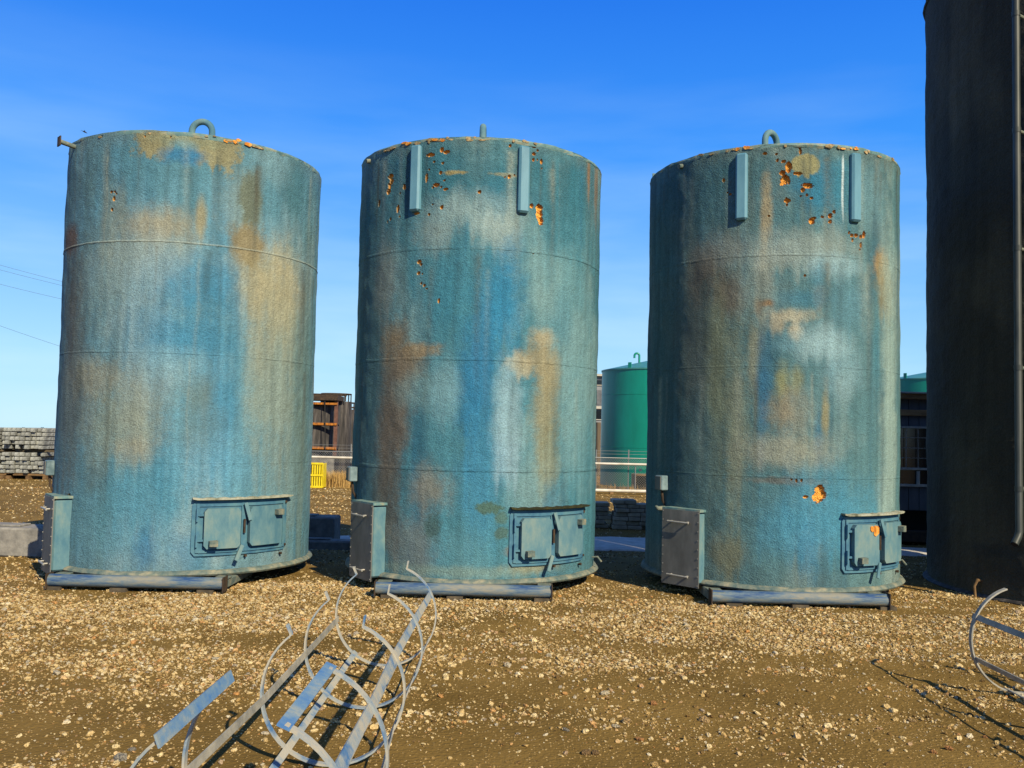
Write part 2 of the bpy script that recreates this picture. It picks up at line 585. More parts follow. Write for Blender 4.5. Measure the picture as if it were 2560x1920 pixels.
def ground_mat():
    m = bpy.data.materials.new('packed_dirt')
    m.use_nodes = True
    N, L = m.node_tree.nodes, m.node_tree.links
    b = N['Principled BSDF']
    b.inputs['Roughness'].default_value = 0.95
    b.inputs['Specular IOR Level'].default_value = 0.1
    tc = N.new('ShaderNodeTexCoord')
    n1 = N.new('ShaderNodeTexNoise')
    n1.inputs['Scale'].default_value = 0.9
    n1.inputs['Detail'].default_value = 8
    n1.inputs['Roughness'].default_value = 0.62
    L.new(tc.outputs['Object'], n1.inputs['Vector'])
    r1 = N.new('ShaderNodeValToRGB')
    r1.color_ramp.elements[0].position = 0.33
    r1.color_ramp.elements[0].color = tuple(lin((92, 73, 35))) + (1,)
    r1.color_ramp.elements[1].position = 0.68
    r1.color_ramp.elements[1].color = tuple(lin((122, 98, 52))) + (1,)
    L.new(n1.outputs['Fac'], r1.inputs[0])
    # fine grit specks
    vo = N.new('ShaderNodeTexVoronoi')
    vo.inputs['Scale'].default_value = 60
    L.new(tc.outputs['Object'], vo.inputs['Vector'])
    sp = N.new('ShaderNodeSeparateColor')
    L.new(vo.outputs['Color'], sp.inputs[0])
    rm = N.new('ShaderNodeMapRange')
    rm.inputs['From Min'].default_value = 0.80
    rm.inputs['From Max'].default_value = 0.92
    L.new(sp.outputs[0], rm.inputs['Value'])
    rd = N.new('ShaderNodeMapRange')
    rd.inputs['From Min'].default_value = 0.30
    rd.inputs['From Max'].default_value = 0.45
    rd.inputs['To Min'].default_value = 1
    rd.inputs['To Max'].default_value = 0
    L.new(vo.outputs['Distance'], rd.inputs['Value'])
    mm = N.new('ShaderNodeMath')
    mm.operation = 'MULTIPLY'
    L.new(rm.outputs[0], mm.inputs[0])
    L.new(rd.outputs[0], mm.inputs[1])
    mx = N.new('ShaderNodeMixRGB')
    mx.inputs['Color2'].default_value = tuple(lin((190, 160, 106))) + (1,)
    L.new(mm.outputs[0], mx.inputs['Fac'])
    L.new(r1.outputs[0], mx.inputs['Color1'])
    L.new(mx.outputs[0], b.inputs['Base Color'])
    n3 = N.new('ShaderNodeTexNoise')
    n3.inputs['Scale'].default_value = 35
    n3.inputs['Detail'].default_value = 5
    L.new(tc.outputs['Object'], n3.inputs['Vector'])
    ad = N.new('ShaderNodeMath')
    ad.operation = 'MULTIPLY_ADD'
    ad.inputs[1].default_value = 0.6
    L.new(mm.outputs[0], ad.inputs[0])
    L.new(n3.outputs['Fac'], ad.inputs[2])
    bp = N.new('ShaderNodeBump')
    bp.inputs['Distance'].default_value = 0.016
    bp.inputs['Strength'].default_value = 0.9
    L.new(ad.outputs[0], bp.inputs['Height'])
    L.new(bp.outputs[0], b.inputs['Normal'])
    return m


def grid_mesh(name, xs, ys, zf, material, smooth=True):
    X, Y = np.meshgrid(xs, ys)
    Z = zf(X, Y)
    V = np.stack([X, Y, Z], -1).reshape(-1, 3)
    nx, ny = len(xs), len(ys)
    i = np.arange((ny - 1) * (nx - 1))
    a = (i // (nx - 1)) * nx + i % (nx - 1)
    F = np.stack([a, a + 1, a + nx + 1, a + nx], -1)
    return np_mesh(name, V, F, material, smooth)


def np_mesh(name, V, F, material, smooth=True, colors=None):
    me = bpy.data.meshes.new(name)
    me.vertices.add(len(V))
    me.vertices.foreach_set('co', V.astype(np.float32).ravel())
    n = F.shape[1]
    me.loops.add(F.size)
    me.loops.foreach_set('vertex_index', F.astype(np.int32).ravel())
    me.polygons.add(len(F))
    me.polygons.foreach_set('loop_start', np.arange(0, F.size, n, dtype=np.int32))
    me.polygons.foreach_set('loop_total', np.full(len(F), n, dtype=np.int32))
    if smooth: me.polygons.foreach_set('use_smooth', np.ones(len(F), dtype=bool))
    me.materials.append(material)
    me.update(calc_edges=True)
    if colors is not None:
        a = me.color_attributes.new('paint', 'FLOAT_COLOR', 'POINT')
        c4 = np.concatenate([colors, np.ones((len(colors), 1))], 1).astype(np.float32)
        a.data.foreach_set('color', c4.ravel())
    o = bpy.data.objects.new(name, me)
    col.objects.link(o)
    return o


far = [18, 22, 28, 36, 50, 80, 140, 260, 500, 1000]
xs = np.array([-v for v in far[::-1]] + list(np.arange(-14, 14.01, 0.14)) + far)
ys = np.array([-600, -200, -60, -20, -5] + list(np.arange(0, 17.0, 0.12)) + list(np.arange(17, 40, 0.5)) + [45, 55, 75, 120, 220, 450, 900, 1600])
gr = grid_mesh('ground', xs, ys, ground_z, ground_mat())
tag(gr, 'brown packed dirt yard strewn with pale gravel', None, kind='structure')

# ------------------------------------------------------------------ gravel
stone_src = bpy.data.collections.new('stone_shapes')


def stone_mesh(i, angular):
    import bmesh
    bm = bmesh.new()
    bmesh.ops.create_icosphere(bm, subdivisions=2 if not angular else 1, radius=1.0)
    r = random.Random(i * 7 + 1)
    planes = [(Vector((r.gauss(0, 1), r.gauss(0, 1), r.gauss(0, 1))).normalized(), r.uniform(0.55, 0.85)) for _ in range(7)]
    for v in bm.verts:
        if angular:
            v.co *= r.uniform(0.82, 1.15)
        for n, d in planes:
            e = v.co.dot(n) - d
            if e > 0: v.co -= n * e * (1.0 if angular else 0.75)
        v.co.y *= r.uniform(0.98, 1.02)
    sy, sz = r.uniform(0.65, 0.95), r.uniform(0.42, 0.72)
    for v in bm.verts: v.co = Vector((v.co.x, v.co.y * sy, v.co.z * sz))
    me = bpy.data.meshes.new('stone_shape')
    bm.to_mesh(me)
    bm.free()
    me.materials.append(M['stone'])
    if not angular: me.polygons.foreach_set('use_smooth', [True] * len(me.polygons))
    return me


stone_meshes = [stone_mesh(i, i % 3 != 0) for i in range(9)]
for i, me in enumerate(stone_meshes):
    stone_src.objects.link(bpy.data.objects.new('pebble_shape', me))


def scatter(name, P, S, label):
    n = len(P)
    me = bpy.data.meshes.new(name)
    me.vertices.add(n)
    me.vertices.foreach_set('co', P.astype(np.float32).ravel())
    a = me.attributes.new('scl', 'FLOAT_VECTOR', 'POINT')
    a.data.foreach_set('vector', np.repeat(S[:, None], 3, 1).astype(np.float32).ravel())
    rot = np.stack([rng.normal(0, 0.35, n), rng.normal(0, 0.35, n), rng.uniform(0, 6.28, n)], -1)
    a = me.attributes.new('rot', 'FLOAT_VECTOR', 'POINT')
    a.data.foreach_set('vector', rot.astype(np.float32).ravel())
    a = me.attributes.new('pick', 'INT', 'POINT')
    a.data.foreach_set('value', rng.integers(0, 9, n).astype(np.int32))
    me.update()
    o = bpy.data.objects.new(name, me)
    col.objects.link(o)
    ng = bpy.data.node_groups.new('gravel_scatter', 'GeometryNodeTree')
    ng.interface.new_socket('Geometry', in_out='INPUT', socket_type='NodeSocketGeometry')
    ng.interface.new_socket('Geometry', in_out='OUTPUT', socket_type='NodeSocketGeometry')
    N, L = ng.nodes, ng.links
    gi, go = N.new('NodeGroupInput'), N.new('NodeGroupOutput')
    ip = N.new('GeometryNodeInstanceOnPoints')
    ci = N.new('GeometryNodeCollectionInfo')
    ci.inputs['Collection'].default_value = stone_src
    ci.inputs['Separate Children'].default_value = True
    ci.inputs['Reset Children'].default_value = True

    def na(nm, ty):
        x = N.new('GeometryNodeInputNamedAttribute')
        x.data_type = ty
        x.inputs['Name'].default_value = nm
        return x.outputs[0]
    L.new(gi.outputs[0], ip.inputs['Points'])
    L.new(ci.outputs[0], ip.inputs['Instance'])
    ip.inputs['Pick Instance'].default_value = True
    L.new(na('pick', 'INT'), ip.inputs['Instance Index'])
    L.new(na('rot', 'FLOAT_VECTOR'), ip.inputs['Rotation'])
    L.new(na('scl', 'FLOAT_VECTOR'), ip.inputs['Scale'])
    L.new(ip.outputs[0], go.inputs[0])
    md = o.modifiers.new('scatter', 'NODES')
    md.node_group = ng
    tag(o, label, None, kind='stuff')
    return o


def in_view(x, y, pad=0.6):
    return (np.abs(x) < 0.60 * y + pad) & (y > 3.2)


def sample_gravel(n, y0, y1, smin, smax, power=2.6):
    y = np.sqrt(rng.uniform(y0 ** 2, y1 ** 2, n))
    x = rng.uniform(-0.62, 0.62, n) * y
    keep = rng.random(n) < ground_density(x, y)
    x, y = x[keep], y[keep]
    u = rng.random(len(x))
    s = smin * (1 - u * (1 - (smin / smax) ** power)) ** (-1 / power)
    return x, y, s


parts_ = [sample_gravel(230000, 3.6, 11.5, 0.006, 0.030, 2.2), sample_gravel(70000, 10.5, 17.0, 0.008, 0.035, 2.2), sample_gravel(60000, 17.0, 34.0, 0.014, 0.05, 2.2), sample_gravel(9000, 3.6, 12, 0.018, 0.042, 2.8)]
gx = np.concatenate([p[0] for p in parts_])
gy = np.concatenate([p[1] for p in parts_])
gs = np.concatenate([p[2] for p in parts_])
P = np.stack([gx, gy, ground_z(gx, gy) + gs * 0.16], -1)
scatter('gravel', P, gs, 'loose pale gravel scattered over the brown dirt yard')

# the stones that stand out, each its own object
SC = {'pale': ((206, 188, 150), (228, 214, 184)), 'tan': ((176, 142, 92), (204, 172, 120)), 'orange': ((176, 120, 66), (214, 156, 96)), 'brown': ((130, 102, 64), (156, 124, 80)), 'grey': ((136, 130, 118), (176, 168, 152))}
for k_, (a_, b_) in SC.items(): M['stone_' + k_] = mat(k_ + '_stone', lin(a_), lin(b_), 3, 0.85, bump=0.06, bscale=3)


def ground_at(px, py):
    d = cf + cr * (px - 1280) / FPX - cu * (py - 960) / FPX
    t_ = -CAMH / d[2]
    return d[0] * t_, d[1] * t_, t_ / FPX


for (px_, py_, wpx, kc, sh_, lb) in (
        (143, 1684, 32, 'pale', 1, 'flat pale stone with a shaded hollow, alone on bare dirt below the leftmost tank'),
        (243, 1728, 22, 'tan', 2, 'chunky tan stone on bare dirt midway down the left side of the yard'),
        (155, 1884, 28, 'tan', 0, 'smooth oval tan stone near the bottom left corner'),
        (330, 1876, 24, 'grey', 3, 'round pale grey stone just left of the foot of the blue cage plate'),
        (300, 1902, 40, 'grey', 4, 'large flat grey stone at the bottom edge left of the blue cage'),
        (523, 1550, 24, 'pale', 6, 'rounded pale stone on the ground between the leftmost tank and the cage'),
        (540, 1648, 26, 'pale', 1, 'broad cream stone lying left of the cage hoops'),
        (1235, 1666, 26, 'tan', 2, 'upright tan stone casting a shadow right of the cage, beside a pale one'),
        (1268, 1668, 26, 'pale', 4, 'upright pale stone standing to the right of a tan one, right of the cage'),
        (1371, 1642, 20, 'pale', 5, 'white angular stone on dirt below the middle tank skid'),
        (1512, 1736, 28, 'pale', 3, 'big whitish stone on bare dirt in the middle of the yard'),
        (1634, 1762, 24, 'orange', 6, 'round pinkish orange stone below the gap between middle and right tanks'),
        (1566, 1808, 34, 'tan', 7, 'pale triangular tan stone in the cluster at the bottom centre'),
        (1540, 1820, 28, 'pale', 8, 'blocky cream stone touching the triangular tan stone at bottom centre'),
        (1415, 1828, 22, 'grey', 0, 'smooth egg-shaped grey stone near the bottom centre'),
        (1465, 1884, 30, 'brown', 3, 'smooth dark brown stone at the bottom edge, left of its twin'),
        (1488, 1885, 26, 'brown', 6, 'smooth dark brown stone at the bottom edge, right of its twin'),
        (1599, 1852, 28, 'orange', 1, 'rough orange tan stone near the bottom edge right of centre'),
        (1760, 1804, 34, 'tan', 4, 'wide tan stone casting a dark shadow below the right tank'),
        (2280, 1802, 24, 'tan', 0, 'smooth flat tan stone beside the cage shadow at lower right'),
        (2334, 1884, 24, 'orange', 2, 'bright orange stone at the bottom right, below the cage shadow'),
        (2372, 1876, 28, 'orange', 7, 'broken orange brown stone right beside the bright orange one'),
        (2462, 1845, 16, 'orange', 5, 'small orange stone lying on the line of the cage shadow at bottom right')):
    x_, y_, sc_ = ground_at(px_, py_)
    me_ = stone_meshes[sh_].copy()
    me_.materials.clear()
    me_.materials.append(M['stone_' + kc])
    o = bpy.data.objects.new('loose_stone', me_)
    s_ = wpx * sc_ * .5
    o.scale = (s_, s_ * random.uniform(.85, 1.05), s_ * random.uniform(.95, 1.3))
    o.rotation_euler = (random.gauss(0, .12), random.gauss(0, .12), random.uniform(-.6, .6))
    o.location = (x_, y_, float(ground_z(x_, y_)) + s_ * .22)
    col.objects.link(o)
    tag(o, lb, 'stone', 'larger stones lying loose in the yard')

# ------------------------------------------------------------------ tanks
R, ZB, H = 1.57, 0.18, 5.076
ZT = ZB + H
SEAMS = (ZB + 3.788, ZB + 2.51, ZB + 1.25)
K_LIT = np.array([1.46, 1.41, 1.34])          # measured colours of the sunlit coat are divided by this to give its paint colour


class Tank:
    def __init__(self, c, seed, R=R, ZB=ZB, ZT=ZT, wav=0.017):
        self.c, self.seed, self.R, self.ZB, self.ZT, self.wav = np.array(c, float), seed, R, ZB, ZT, wav
        self.base = None
        self.drips = 70
        self.stains, self.holes = [], []
        self.hole_groups = None

    def az(self, px, py):
        """hit the shell from where the photograph was taken: azimuth on the tank and height"""
        d = cf + cr * (px - 1280) / FPX - cu * (py - 960) / FPX
        dx, dy = d[0], d[1]
        a = dx * dx + dy * dy
        b = -2 * (dx * self.c[0] + dy * self.c[1])
        cc = self.c @ self.c - self.R ** 2
        q = b * b - 4 * a * cc
        t = (-b - math.sqrt(max(q, 0))) / (2 * a)
        x, y, z = t * dx - self.c[0], t * dy - self.c[1], CAMH + t * d[2]
        face = math.atan2(-self.c[0], self.c[1])
        az = math.atan2(x, -y)
        return az, z, t * np.linalg.norm(d) / FPX, max(0.22, math.cos(az - face + math.atan2(0, 1)))

    def stain(self, x, y, rx, ry, colr, s=0.7, soft=1.0, warp=0.35, up=None, dn=None):
        k = 2560 / 2212
        a, z, sc, fs = self.az(x * k, y * k)
        self.stains.append((a, z, rx * k * sc / fs, (up or ry) * k * sc, (dn or ry) * k * sc, lin(colr) / K_LIT, s, soft, warp))

    def hole(self, px, py, rx, ry, tone=0):
        a, z, sc, fs = self.az(px, py)
        self.holes.append((a, z, max(0.008, rx * sc / fs), max(0.008, ry * sc), tone))

    def radius(self, a, z):
        u = (a / (2 * PI)) % 1.0
        w = self.wav * (fbm(u * 16, z * 1.1 + 7, self.seed, 3, 16) - 0.5) * 2
        w = w + 0.35 * self.wav * (fbm(u * 64, z * 5 + 3, self.seed + 9, 2, 64) - 0.5) * 2
        return self.R + w

    def hole_depth(self, a, z):
        d = np.zeros_like(a)
        m = np.zeros_like(a)
        for (ha, hz, rx, ry, tone) in self.holes:
            da = (a - ha + PI) % (2 * PI) - PI
            sel = (np.abs(da * self.R) < rx * 2.0) & (np.abs(z - hz) < ry * 2.0)
            if not sel.any(): continue
            s, zz = da[sel] * self.R, z[sel] - hz
            wob = 0.35 * (fbm(s * 60 + 40 + ha * 30, zz * 60 + 40, 5, 3) - 0.5) * 2
            q = np.sqrt((s / rx) ** 2 + (zz / ry) ** 2) + wob
            dep = min(0.045, 0.9 * min(rx, ry) + 0.012)
            k = 1 - sstep(0.78, 1.02, q)
            rough = 0.55 + 0.9 * fbm(s * 90 + 11, zz * 90 + 31, 9, 3)
            d[sel] = np.maximum(d[sel], k * dep * rough)
            m[sel] = np.maximum(m[sel], 1 - sstep(0.86, 1.04, q))
        return d, m

    def color(self, a, z):
        u = (a / (2 * PI)) % 1.0
        s = self.seed
        base = lin(self.base) / K_LIT
        pale = lin(self.pale) / K_LIT
        deep = lin(self.deep) / K_LIT
        n1 = fbm(u * 14, z * 0.8 + 3, s + 20, 4, 14)
        n2 = fbm(u * 48, z * 0.35 + 5, s + 30, 4, 48)
        n3 = fbm(u * 110, z * 0.18 + 1, s + 40, 3, 110)
        colr = 0.6 * vnoise(u * 220, z * 0.25 + 9, s + 70) + 0.4 * vnoise(u * 90, z * 0.2 + 2, s + 71)
        grain = vnoise(u * 256 * 2, z * 60, s + 60)
        C = base[None] * np.ones((a.size, 3))
        k = sstep(0.45, 0.75, n1)[:, None] * 0.75
        C = C * (1 - k) + pale * k
        k = sstep(0.5, 0.78, n2)[:, None] * 0.6
        C = C * (1 - k) + deep * k
        C *= (0.80 + 0.40 * n3)[:, None]
        for i, (sa, sz, rx, up, dn, c, st, soft, warp) in enumerate(self.stains):
            da = ((a - sa + PI) % (2 * PI) - PI) * self.R
            dz = z - sz
            ry = np.where(dz > 0, up * (0.75 + 0.5 * n2), dn * (0.45 + 1.15 * colr))
            w = (fbm(u * 40 + i * 3.7, z * 3.0 + i * 5.1, s + 50 + i, 4) - 0.5) * 2 * warp
            w = w + (fbm(u * 150 + i, z * 12 + i, s + 52 + i, 3) - 0.5) * 1.1 * warp
            w = w + warp * (0.55 * (grain - 0.5) + 0.5 * (n3 - 0.5) + 0.4 * (n2 - 0.5))
            q = np.sqrt((da / rx) ** 2 + (dz / ry) ** 2) + w
            k = (1 - sstep(1 - 0.75 * soft, 1 + 0.45 * soft, q))[:, None] * st
            C = C * (1 - k) + c[None] * k
        dr = np.random.default_rng(s)
        for i in range(self.drips):
            sa, top, ln, wd = dr.uniform(-1.9, 1.9), dr.choice([self.ZT, self.ZT, self.ZT, SEAMS[0], SEAMS[1]]) - abs(dr.normal(0, .12)), dr.uniform(.4, 2.2), dr.uniform(.012, .05)
            dk, al = dr.random(), dr.uniform(.18, .5)
            da = ((a - sa + PI) % (2 * PI) - PI) * self.R
            sel = (np.abs(da) < wd * 2.2) & (z < top) & (z > top - ln)
            if not sel.any(): continue
            zz_ = (top - z[sel]) / ln
            x_ = da[sel] + 0.03 * (vnoise(z[sel] * 2.5 + i, z[sel] * 0 + i, s + 90) - 0.5)
            k = (np.exp(-(x_ / wd) ** 2) * (1 - zz_) ** .7 * sstep(0, .06, zz_) * al * (.55 + .9 * grain[sel]))[:, None].clip(0, 1)
            c = lin((56, 74, 74)) if dk < .45 else lin((96, 88, 68)) if dk < .75 else lin((150, 156, 140))
            C[sel] = C[sel] * (1 - k) + (c / K_LIT) * k
        # grime just under the rim and splash dust at the foot
        k = (0.45 * sstep(self.ZT - 0.25, self.ZT, z) * n2 + 0.35 * (1 - sstep(self.ZB, self.ZB + 0.35, z)) * n1)[:, None]
        C = C * (1 - k) + (lin((122, 118, 92)) / K_LIT)[None] * k
        C = C * (0.90 + 0.20 * grain)[:, None]
        return np.clip(C, 0.004, 0.9)

    def point(self, a, z, off=0.0):
        r = self.radius(np.asarray(a, float), np.asarray(z, float)) + off
        return np.stack([r * np.sin(a), -r * np.cos(a), z], -1)

    def build_shell(self, root, na, nz, mat_, holes=True):
        av = np.linspace(0, 2 * PI, na, endpoint=False) + PI      # seam at the back
        zv = np.linspace(self.ZB, self.ZT, nz + 1)
        A, Z = np.meshgrid(av, zv)
        a, z = A.ravel(), Z.ravel()
        V = self.point(a, z)
        C = self.color(a, z)
        ii = np.arange(nz * na)
        r_, c_ = ii // na, ii % na
        F = np.stack([r_ * na + c_, r_ * na + (c_ + 1) % na, (r_ + 1) * na + (c_ + 1) % na, (r_ + 1) * na + c_], -1)
        cut = np.zeros((nz, na), bool)
        if holes:
            dz_, da_ = zv[1] - zv[0], 2 * PI / na
            for (ha, hz, rx, ry, tone) in self.holes:
                r0_ = int((hz - ry * 1.45 - self.ZB) / dz_)
                r1_ = int((hz + ry * 1.45 - self.ZB) / dz_)
                k = (ha - PI) % (2 * PI)
                c0 = int((k - rx * 1.45 / self.R) / da_)
                c1 = int((k + rx * 1.45 / self.R) / da_)
                for rr in range(max(r0_, 0), min(r1_, nz - 1) + 1):
                    for cc in range(c0, c1 + 1): cut[rr, cc % na] = True
        shell = np_mesh('shell', V, F[~cut.ravel()], mat_, True, C)
        shell.parent = root
        if not holes: return shell
        # connected groups of cut cells become finely modelled cavity patches
        lab = -np.ones(cut.shape, int)
        groups = []
        for (rr, cc) in zip(*np.nonzero(cut)):
            if lab[rr, cc] >= 0: continue
            st, g = [(rr, cc)], []
            lab[rr, cc] = len(groups)
            while st:
                p, q = st.pop()
                g.append((p, q))
                for dp, dq in ((1, 0), (-1, 0), (0, 1), (0, -1)):
                    e, f = p + dp, (q + dq) % na
                    if 0 <= e < nz and cut[e, f] and lab[e, f] < 0:
                        lab[e, f] = len(groups)
                        st.append((e, f))
            groups.append(g)
        nsub = 4
        foam_hi, foam_lo = lin((240, 182, 88)), lin((190, 122, 48))
        for g in groups:
            idx, pts, fs_ = {}, [], []

            def vid(i, j):
                if (i, j) not in idx:
                    idx[(i, j)] = len(pts)
                    pts.append((i, j))
                return idx[(i, j)]
            for (p, q) in g:
                for i in range(nsub):
                    for j in range(nsub):
                        I, J = p * nsub + i, q * nsub + j
                        fs_.append((vid(I, J), vid(I, J + 1), vid(I + 1, J + 1), vid(I + 1, J)))
            pts = np.array(pts, float)
            za = self.ZB + pts[:, 0] / nsub * dz_
            aa = PI + pts[:, 1] / nsub * da_
            dep, msk = self.hole_depth(aa, za)
            Vp = self.point(aa, za, -dep)
            Cp = self.color(aa, za)
            t = fbm(aa * 70 + 9, za * 45 + 2, 17, 3)[:, None]
            fc = foam_lo * (1 - t) + foam_hi * t
            fc = fc * (0.55 + 0.5 * sstep(0.012, 0.040, dep)[:, None])
            Cp = Cp * (1 - msk[:, None]) + fc * msk[:, None]
            o = np_mesh('exposed_foam', Vp, np.array(fs_), mat_, True, Cp)
            o.parent = root
        return shell

    def band(self, root, name, z, a0, a1, rad, mat_=None, tint=None, n=220, nr=8, off=0.0, wob=0.0, flat=1.0, wide=1.0):
        """a thin bead round the shell, coloured like the coat behind it"""
        aa = np.linspace(a0, a1, n)
        rr = rad * (1 + wob * (fbm(aa * 14 + 30, aa * 0 + 5, 3, 3) - 0.5) * 2)
        zz = z + 0.25 * rad * wob * (fbm(aa * 9 + 60, aa * 0 + 5, 13, 3) - 0.5) * 8
        vs_, cols_ = [], []
        for k in range(nr):
            t = 2 * PI * k / nr
            r = self.radius(aa, zz) + off + rr * math.cos(t) * flat
            z_ = zz + rr * math.sin(t) * wide
            vs_.append(np.stack([r * np.sin(aa), -r * np.cos(aa), z_], -1))
        V = np.stack(vs_, 1).reshape(-1, 3)
        C = np.repeat(self.color(aa, zz), nr, 0)
        if tint is not None: C = C * 0.6 + lin(tint) / K_LIT * 0.4
        F = []
        for i in range(n - 1):
            for k in range(nr):
                F.append((i * nr + k, (i + 1) * nr + k, (i + 1) * nr + (k + 1) % nr, i * nr + (k + 1) % nr))
        o = np_mesh(name, V, np.array(F), mat_ or M['shell'], True, C)
        o.parent = root
        return o


T1 = Tank((-4.21, 11.825), 301)
T2 = Tank((-0.46, 11.79), 402)
T3 = Tank((3.36, 11.75), 503)
T1.base, T1.pale, T1.deep = (98, 144, 158), (144, 166, 168), (68, 122, 146)
T2.base, T2.pale, T2.deep = (72, 126, 138), (126, 156, 154), (44, 100, 124)
T3.base, T3.pale, T3.deep = (84, 122, 126), (134, 150, 142), (50, 94, 110)

s = T1.stain
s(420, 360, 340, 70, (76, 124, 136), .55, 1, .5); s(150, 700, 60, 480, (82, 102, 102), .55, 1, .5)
s(335, 310, 40, 28, (150, 140, 98), .9, .35, .6); s(470, 328, 42, 32, (150, 142, 102), .9, .3, .6); s(400, 302, 70, 16, (142, 146, 116), .8, .4, .5)
s(402, 335, 48, 20, (54, 122, 160), .85, .8); s(395, 312, 30, 10, (80, 140, 160), .5)
s(350, 488, 70, 42, (162, 152, 122), .8); s(434, 470, 12, 44, (158, 148, 112), .85, .8, .2); s(250, 460, 22, 62, (142, 144, 122), .5)
s(300, 545, 90, 30, (140, 152, 142), .5)
s(520, 440, 48, 70, (152, 168, 160), .5); s(541, 425, 26, 58, (108, 116, 98), .95, .5, .3); s(535, 530, 34, 52, (142, 126, 88), .9, .7, .35)
s(565, 615, 58, 62, (156, 146, 108), .75); s(608, 645, 50, 110, (182, 170, 132), .85); s(600, 800, 62, 190, (156, 162, 140), .65); s(630, 1000, 48, 160, (132, 148, 140), .5)
s(420, 610, 85, 62, (58, 130, 162), .75); s(400, 740, 95, 62, (60, 132, 164), .7); s(505, 740, 16, 170, (56, 116, 142), .5, .9, .5); s(470, 900, 40, 130, (62, 132, 164), .6)
s(330, 570, 70, 60, (152, 172, 172), .45); s(225, 600, 60, 90, (128, 146, 140), .45); s(560, 760, 30, 60, (150, 152, 130), .4)
s(200, 812, 60, 48, (154, 144, 114), .6); s(250, 920, 80, 90, (144, 144, 116), .55); s(292, 975, 42, 30, (156, 144, 114), .6); s(430, 850, 28, 38, (108, 124, 116), .6); s(442, 925, 38, 50, (100, 126, 128), .5)
s(380, 790, 90, 40, (136, 170, 176), .5); s(300, 870, 60, 70, (148, 152, 134), .4); s(460, 1000, 100, 60, (96, 158, 184), .45)
s(152, 520, 14, 36, (104, 76, 58), .85, .7); s(156, 640, 16, 110, (84, 78, 70), .7, .9, .5); s(150, 850, 24, 220, (92, 96, 92), .6, 1, .5); s(205, 1035, 20, 30, (96, 106, 98), .6)
s(310, 1070, 110, 80, (66, 134, 156), .55); s(312, 1195, 24, 50, (44, 112, 150), .65); s(420, 1190, 40, 40, (58, 126, 160), .5); s(200, 1130, 40, 100, (88, 130, 136), .5)
s(655, 850, 24, 330, (112, 132, 120), .55); s(640, 380, 26, 130, (66, 112, 120), .6); s(590, 360, 40, 40, (140, 170, 172), .4)
s = T2.stain
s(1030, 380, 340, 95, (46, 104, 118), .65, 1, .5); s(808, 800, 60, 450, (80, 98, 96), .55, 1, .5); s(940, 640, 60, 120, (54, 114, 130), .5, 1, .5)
s(1050, 455, 100, 44, (150, 172, 168), .8); s(955, 470, 60, 56, (132, 156, 154), .6); s(1075, 505, 46, 50, (160, 176, 168), .7); s(935, 510, 40, 40, (140, 152, 144), .5)
s(1085, 640, 52, 120, (44, 128, 164), .85); s(1030, 820, 44, 160, (44, 120, 158), .9, .9); s(1040, 1010, 44, 150, (62, 130, 160), .7); s(985, 640, 60, 90, (58, 128, 148), .5); s(1160, 600, 22, 110, (128, 160, 158), .6)
s(850, 735, 34, 50, (132, 116, 90), .9); s(905, 755, 46, 20, (156, 132, 94), .8, .7, .5); s(872, 790, 46, 46, (126, 112, 88), .85); s(852, 880, 40, 120, (118, 106, 90), .85); s(838, 980, 34, 130, (110, 98, 84), .8); s(832, 610, 26, 90, (128, 134, 126), .65); s(832, 1110, 32, 120, (100, 94, 82), .75); s(880, 1180, 60, 70, (126, 126, 116), .6); s(926, 1050, 48, 50, (146, 134, 112), .65)
s(900, 840, 60, 40, (120, 150, 148), .5); s(960, 840, 36, 70, (128, 168, 174), .6)
s(1170, 730, 34, 26, (170, 160, 128), .9, .8); s(1168, 775, 44, 44, (150, 140, 108), .9, .8); s(1120, 785, 34, 26, (174, 164, 132), .75, .7, .6); s(1192, 810, 22, 60, (154, 144, 110), .8); s(1180, 880, 34, 90, (152, 142, 106), .8); s(1186, 985, 28, 110, (142, 140, 108), .7)
s(1098, 890, 34, 120, (150, 182, 190), .8); s(1095, 990, 26, 60, (160, 188, 198), .5); s(1250, 860, 34, 240, (120, 162, 166), .6); s(1228, 610, 44, 80, (116, 156, 158), .6); s(1215, 690, 20, 60, (90, 140, 152), .5)
s(1062, 1098, 30, 12, (78, 106, 92), .95, .4, .7); s(1082, 1118, 14, 16, (84, 112, 100), .8, .5, .6); s(1082, 1152, 14, 12, (78, 104, 94), .85, .5, .6); s(936, 1140, 22, 34, (74, 100, 96), .8, .5, .5)
s(1010, 1200, 60, 60, (96, 146, 154), .5); s(1000, 1236, 250, 14, (136, 158, 144), .6); s(1120, 1192, 26, 14, (150, 106, 62), .8); s(1150, 1225, 60, 14, (160, 150, 112), .6)
s(985, 373, 26, 5, (158, 142, 92), .9, .4, .6); s(1090, 377, 28, 5, (150, 142, 100), .8, .4, .6); s(1272, 372, 4, 60, (158, 112, 60), .7); s(1288, 400, 5, 70, (140, 104, 62), .7)
s(905, 600, 10, 130, (96, 140, 146), .5); s(1095, 420, 70, 50, (58, 120, 142), .4); s(1230, 400, 30, 60, (56, 122, 138), .5)
s = T3.stain
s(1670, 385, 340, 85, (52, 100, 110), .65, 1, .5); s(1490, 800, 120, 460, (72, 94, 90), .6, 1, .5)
s(1770, 395, 50, 62, (44, 122, 152), .85); s(1830, 410, 50, 64, (52, 124, 144), .7); s(1740, 356, 28, 22, (156, 150, 104), .95, .2, .25); s(1655, 470, 14, 92, (168, 154, 120), .85, .8, .3); s(1652, 620, 20, 110, (154, 158, 142), .7); s(1680, 560, 30, 30, (160, 160, 140), .4)
s(1720, 540, 120, 46, (156, 168, 158), .7); s(1805, 575, 60, 28, (154, 186, 190), .6); s(1880, 420, 40, 70, (120, 156, 160), .6)
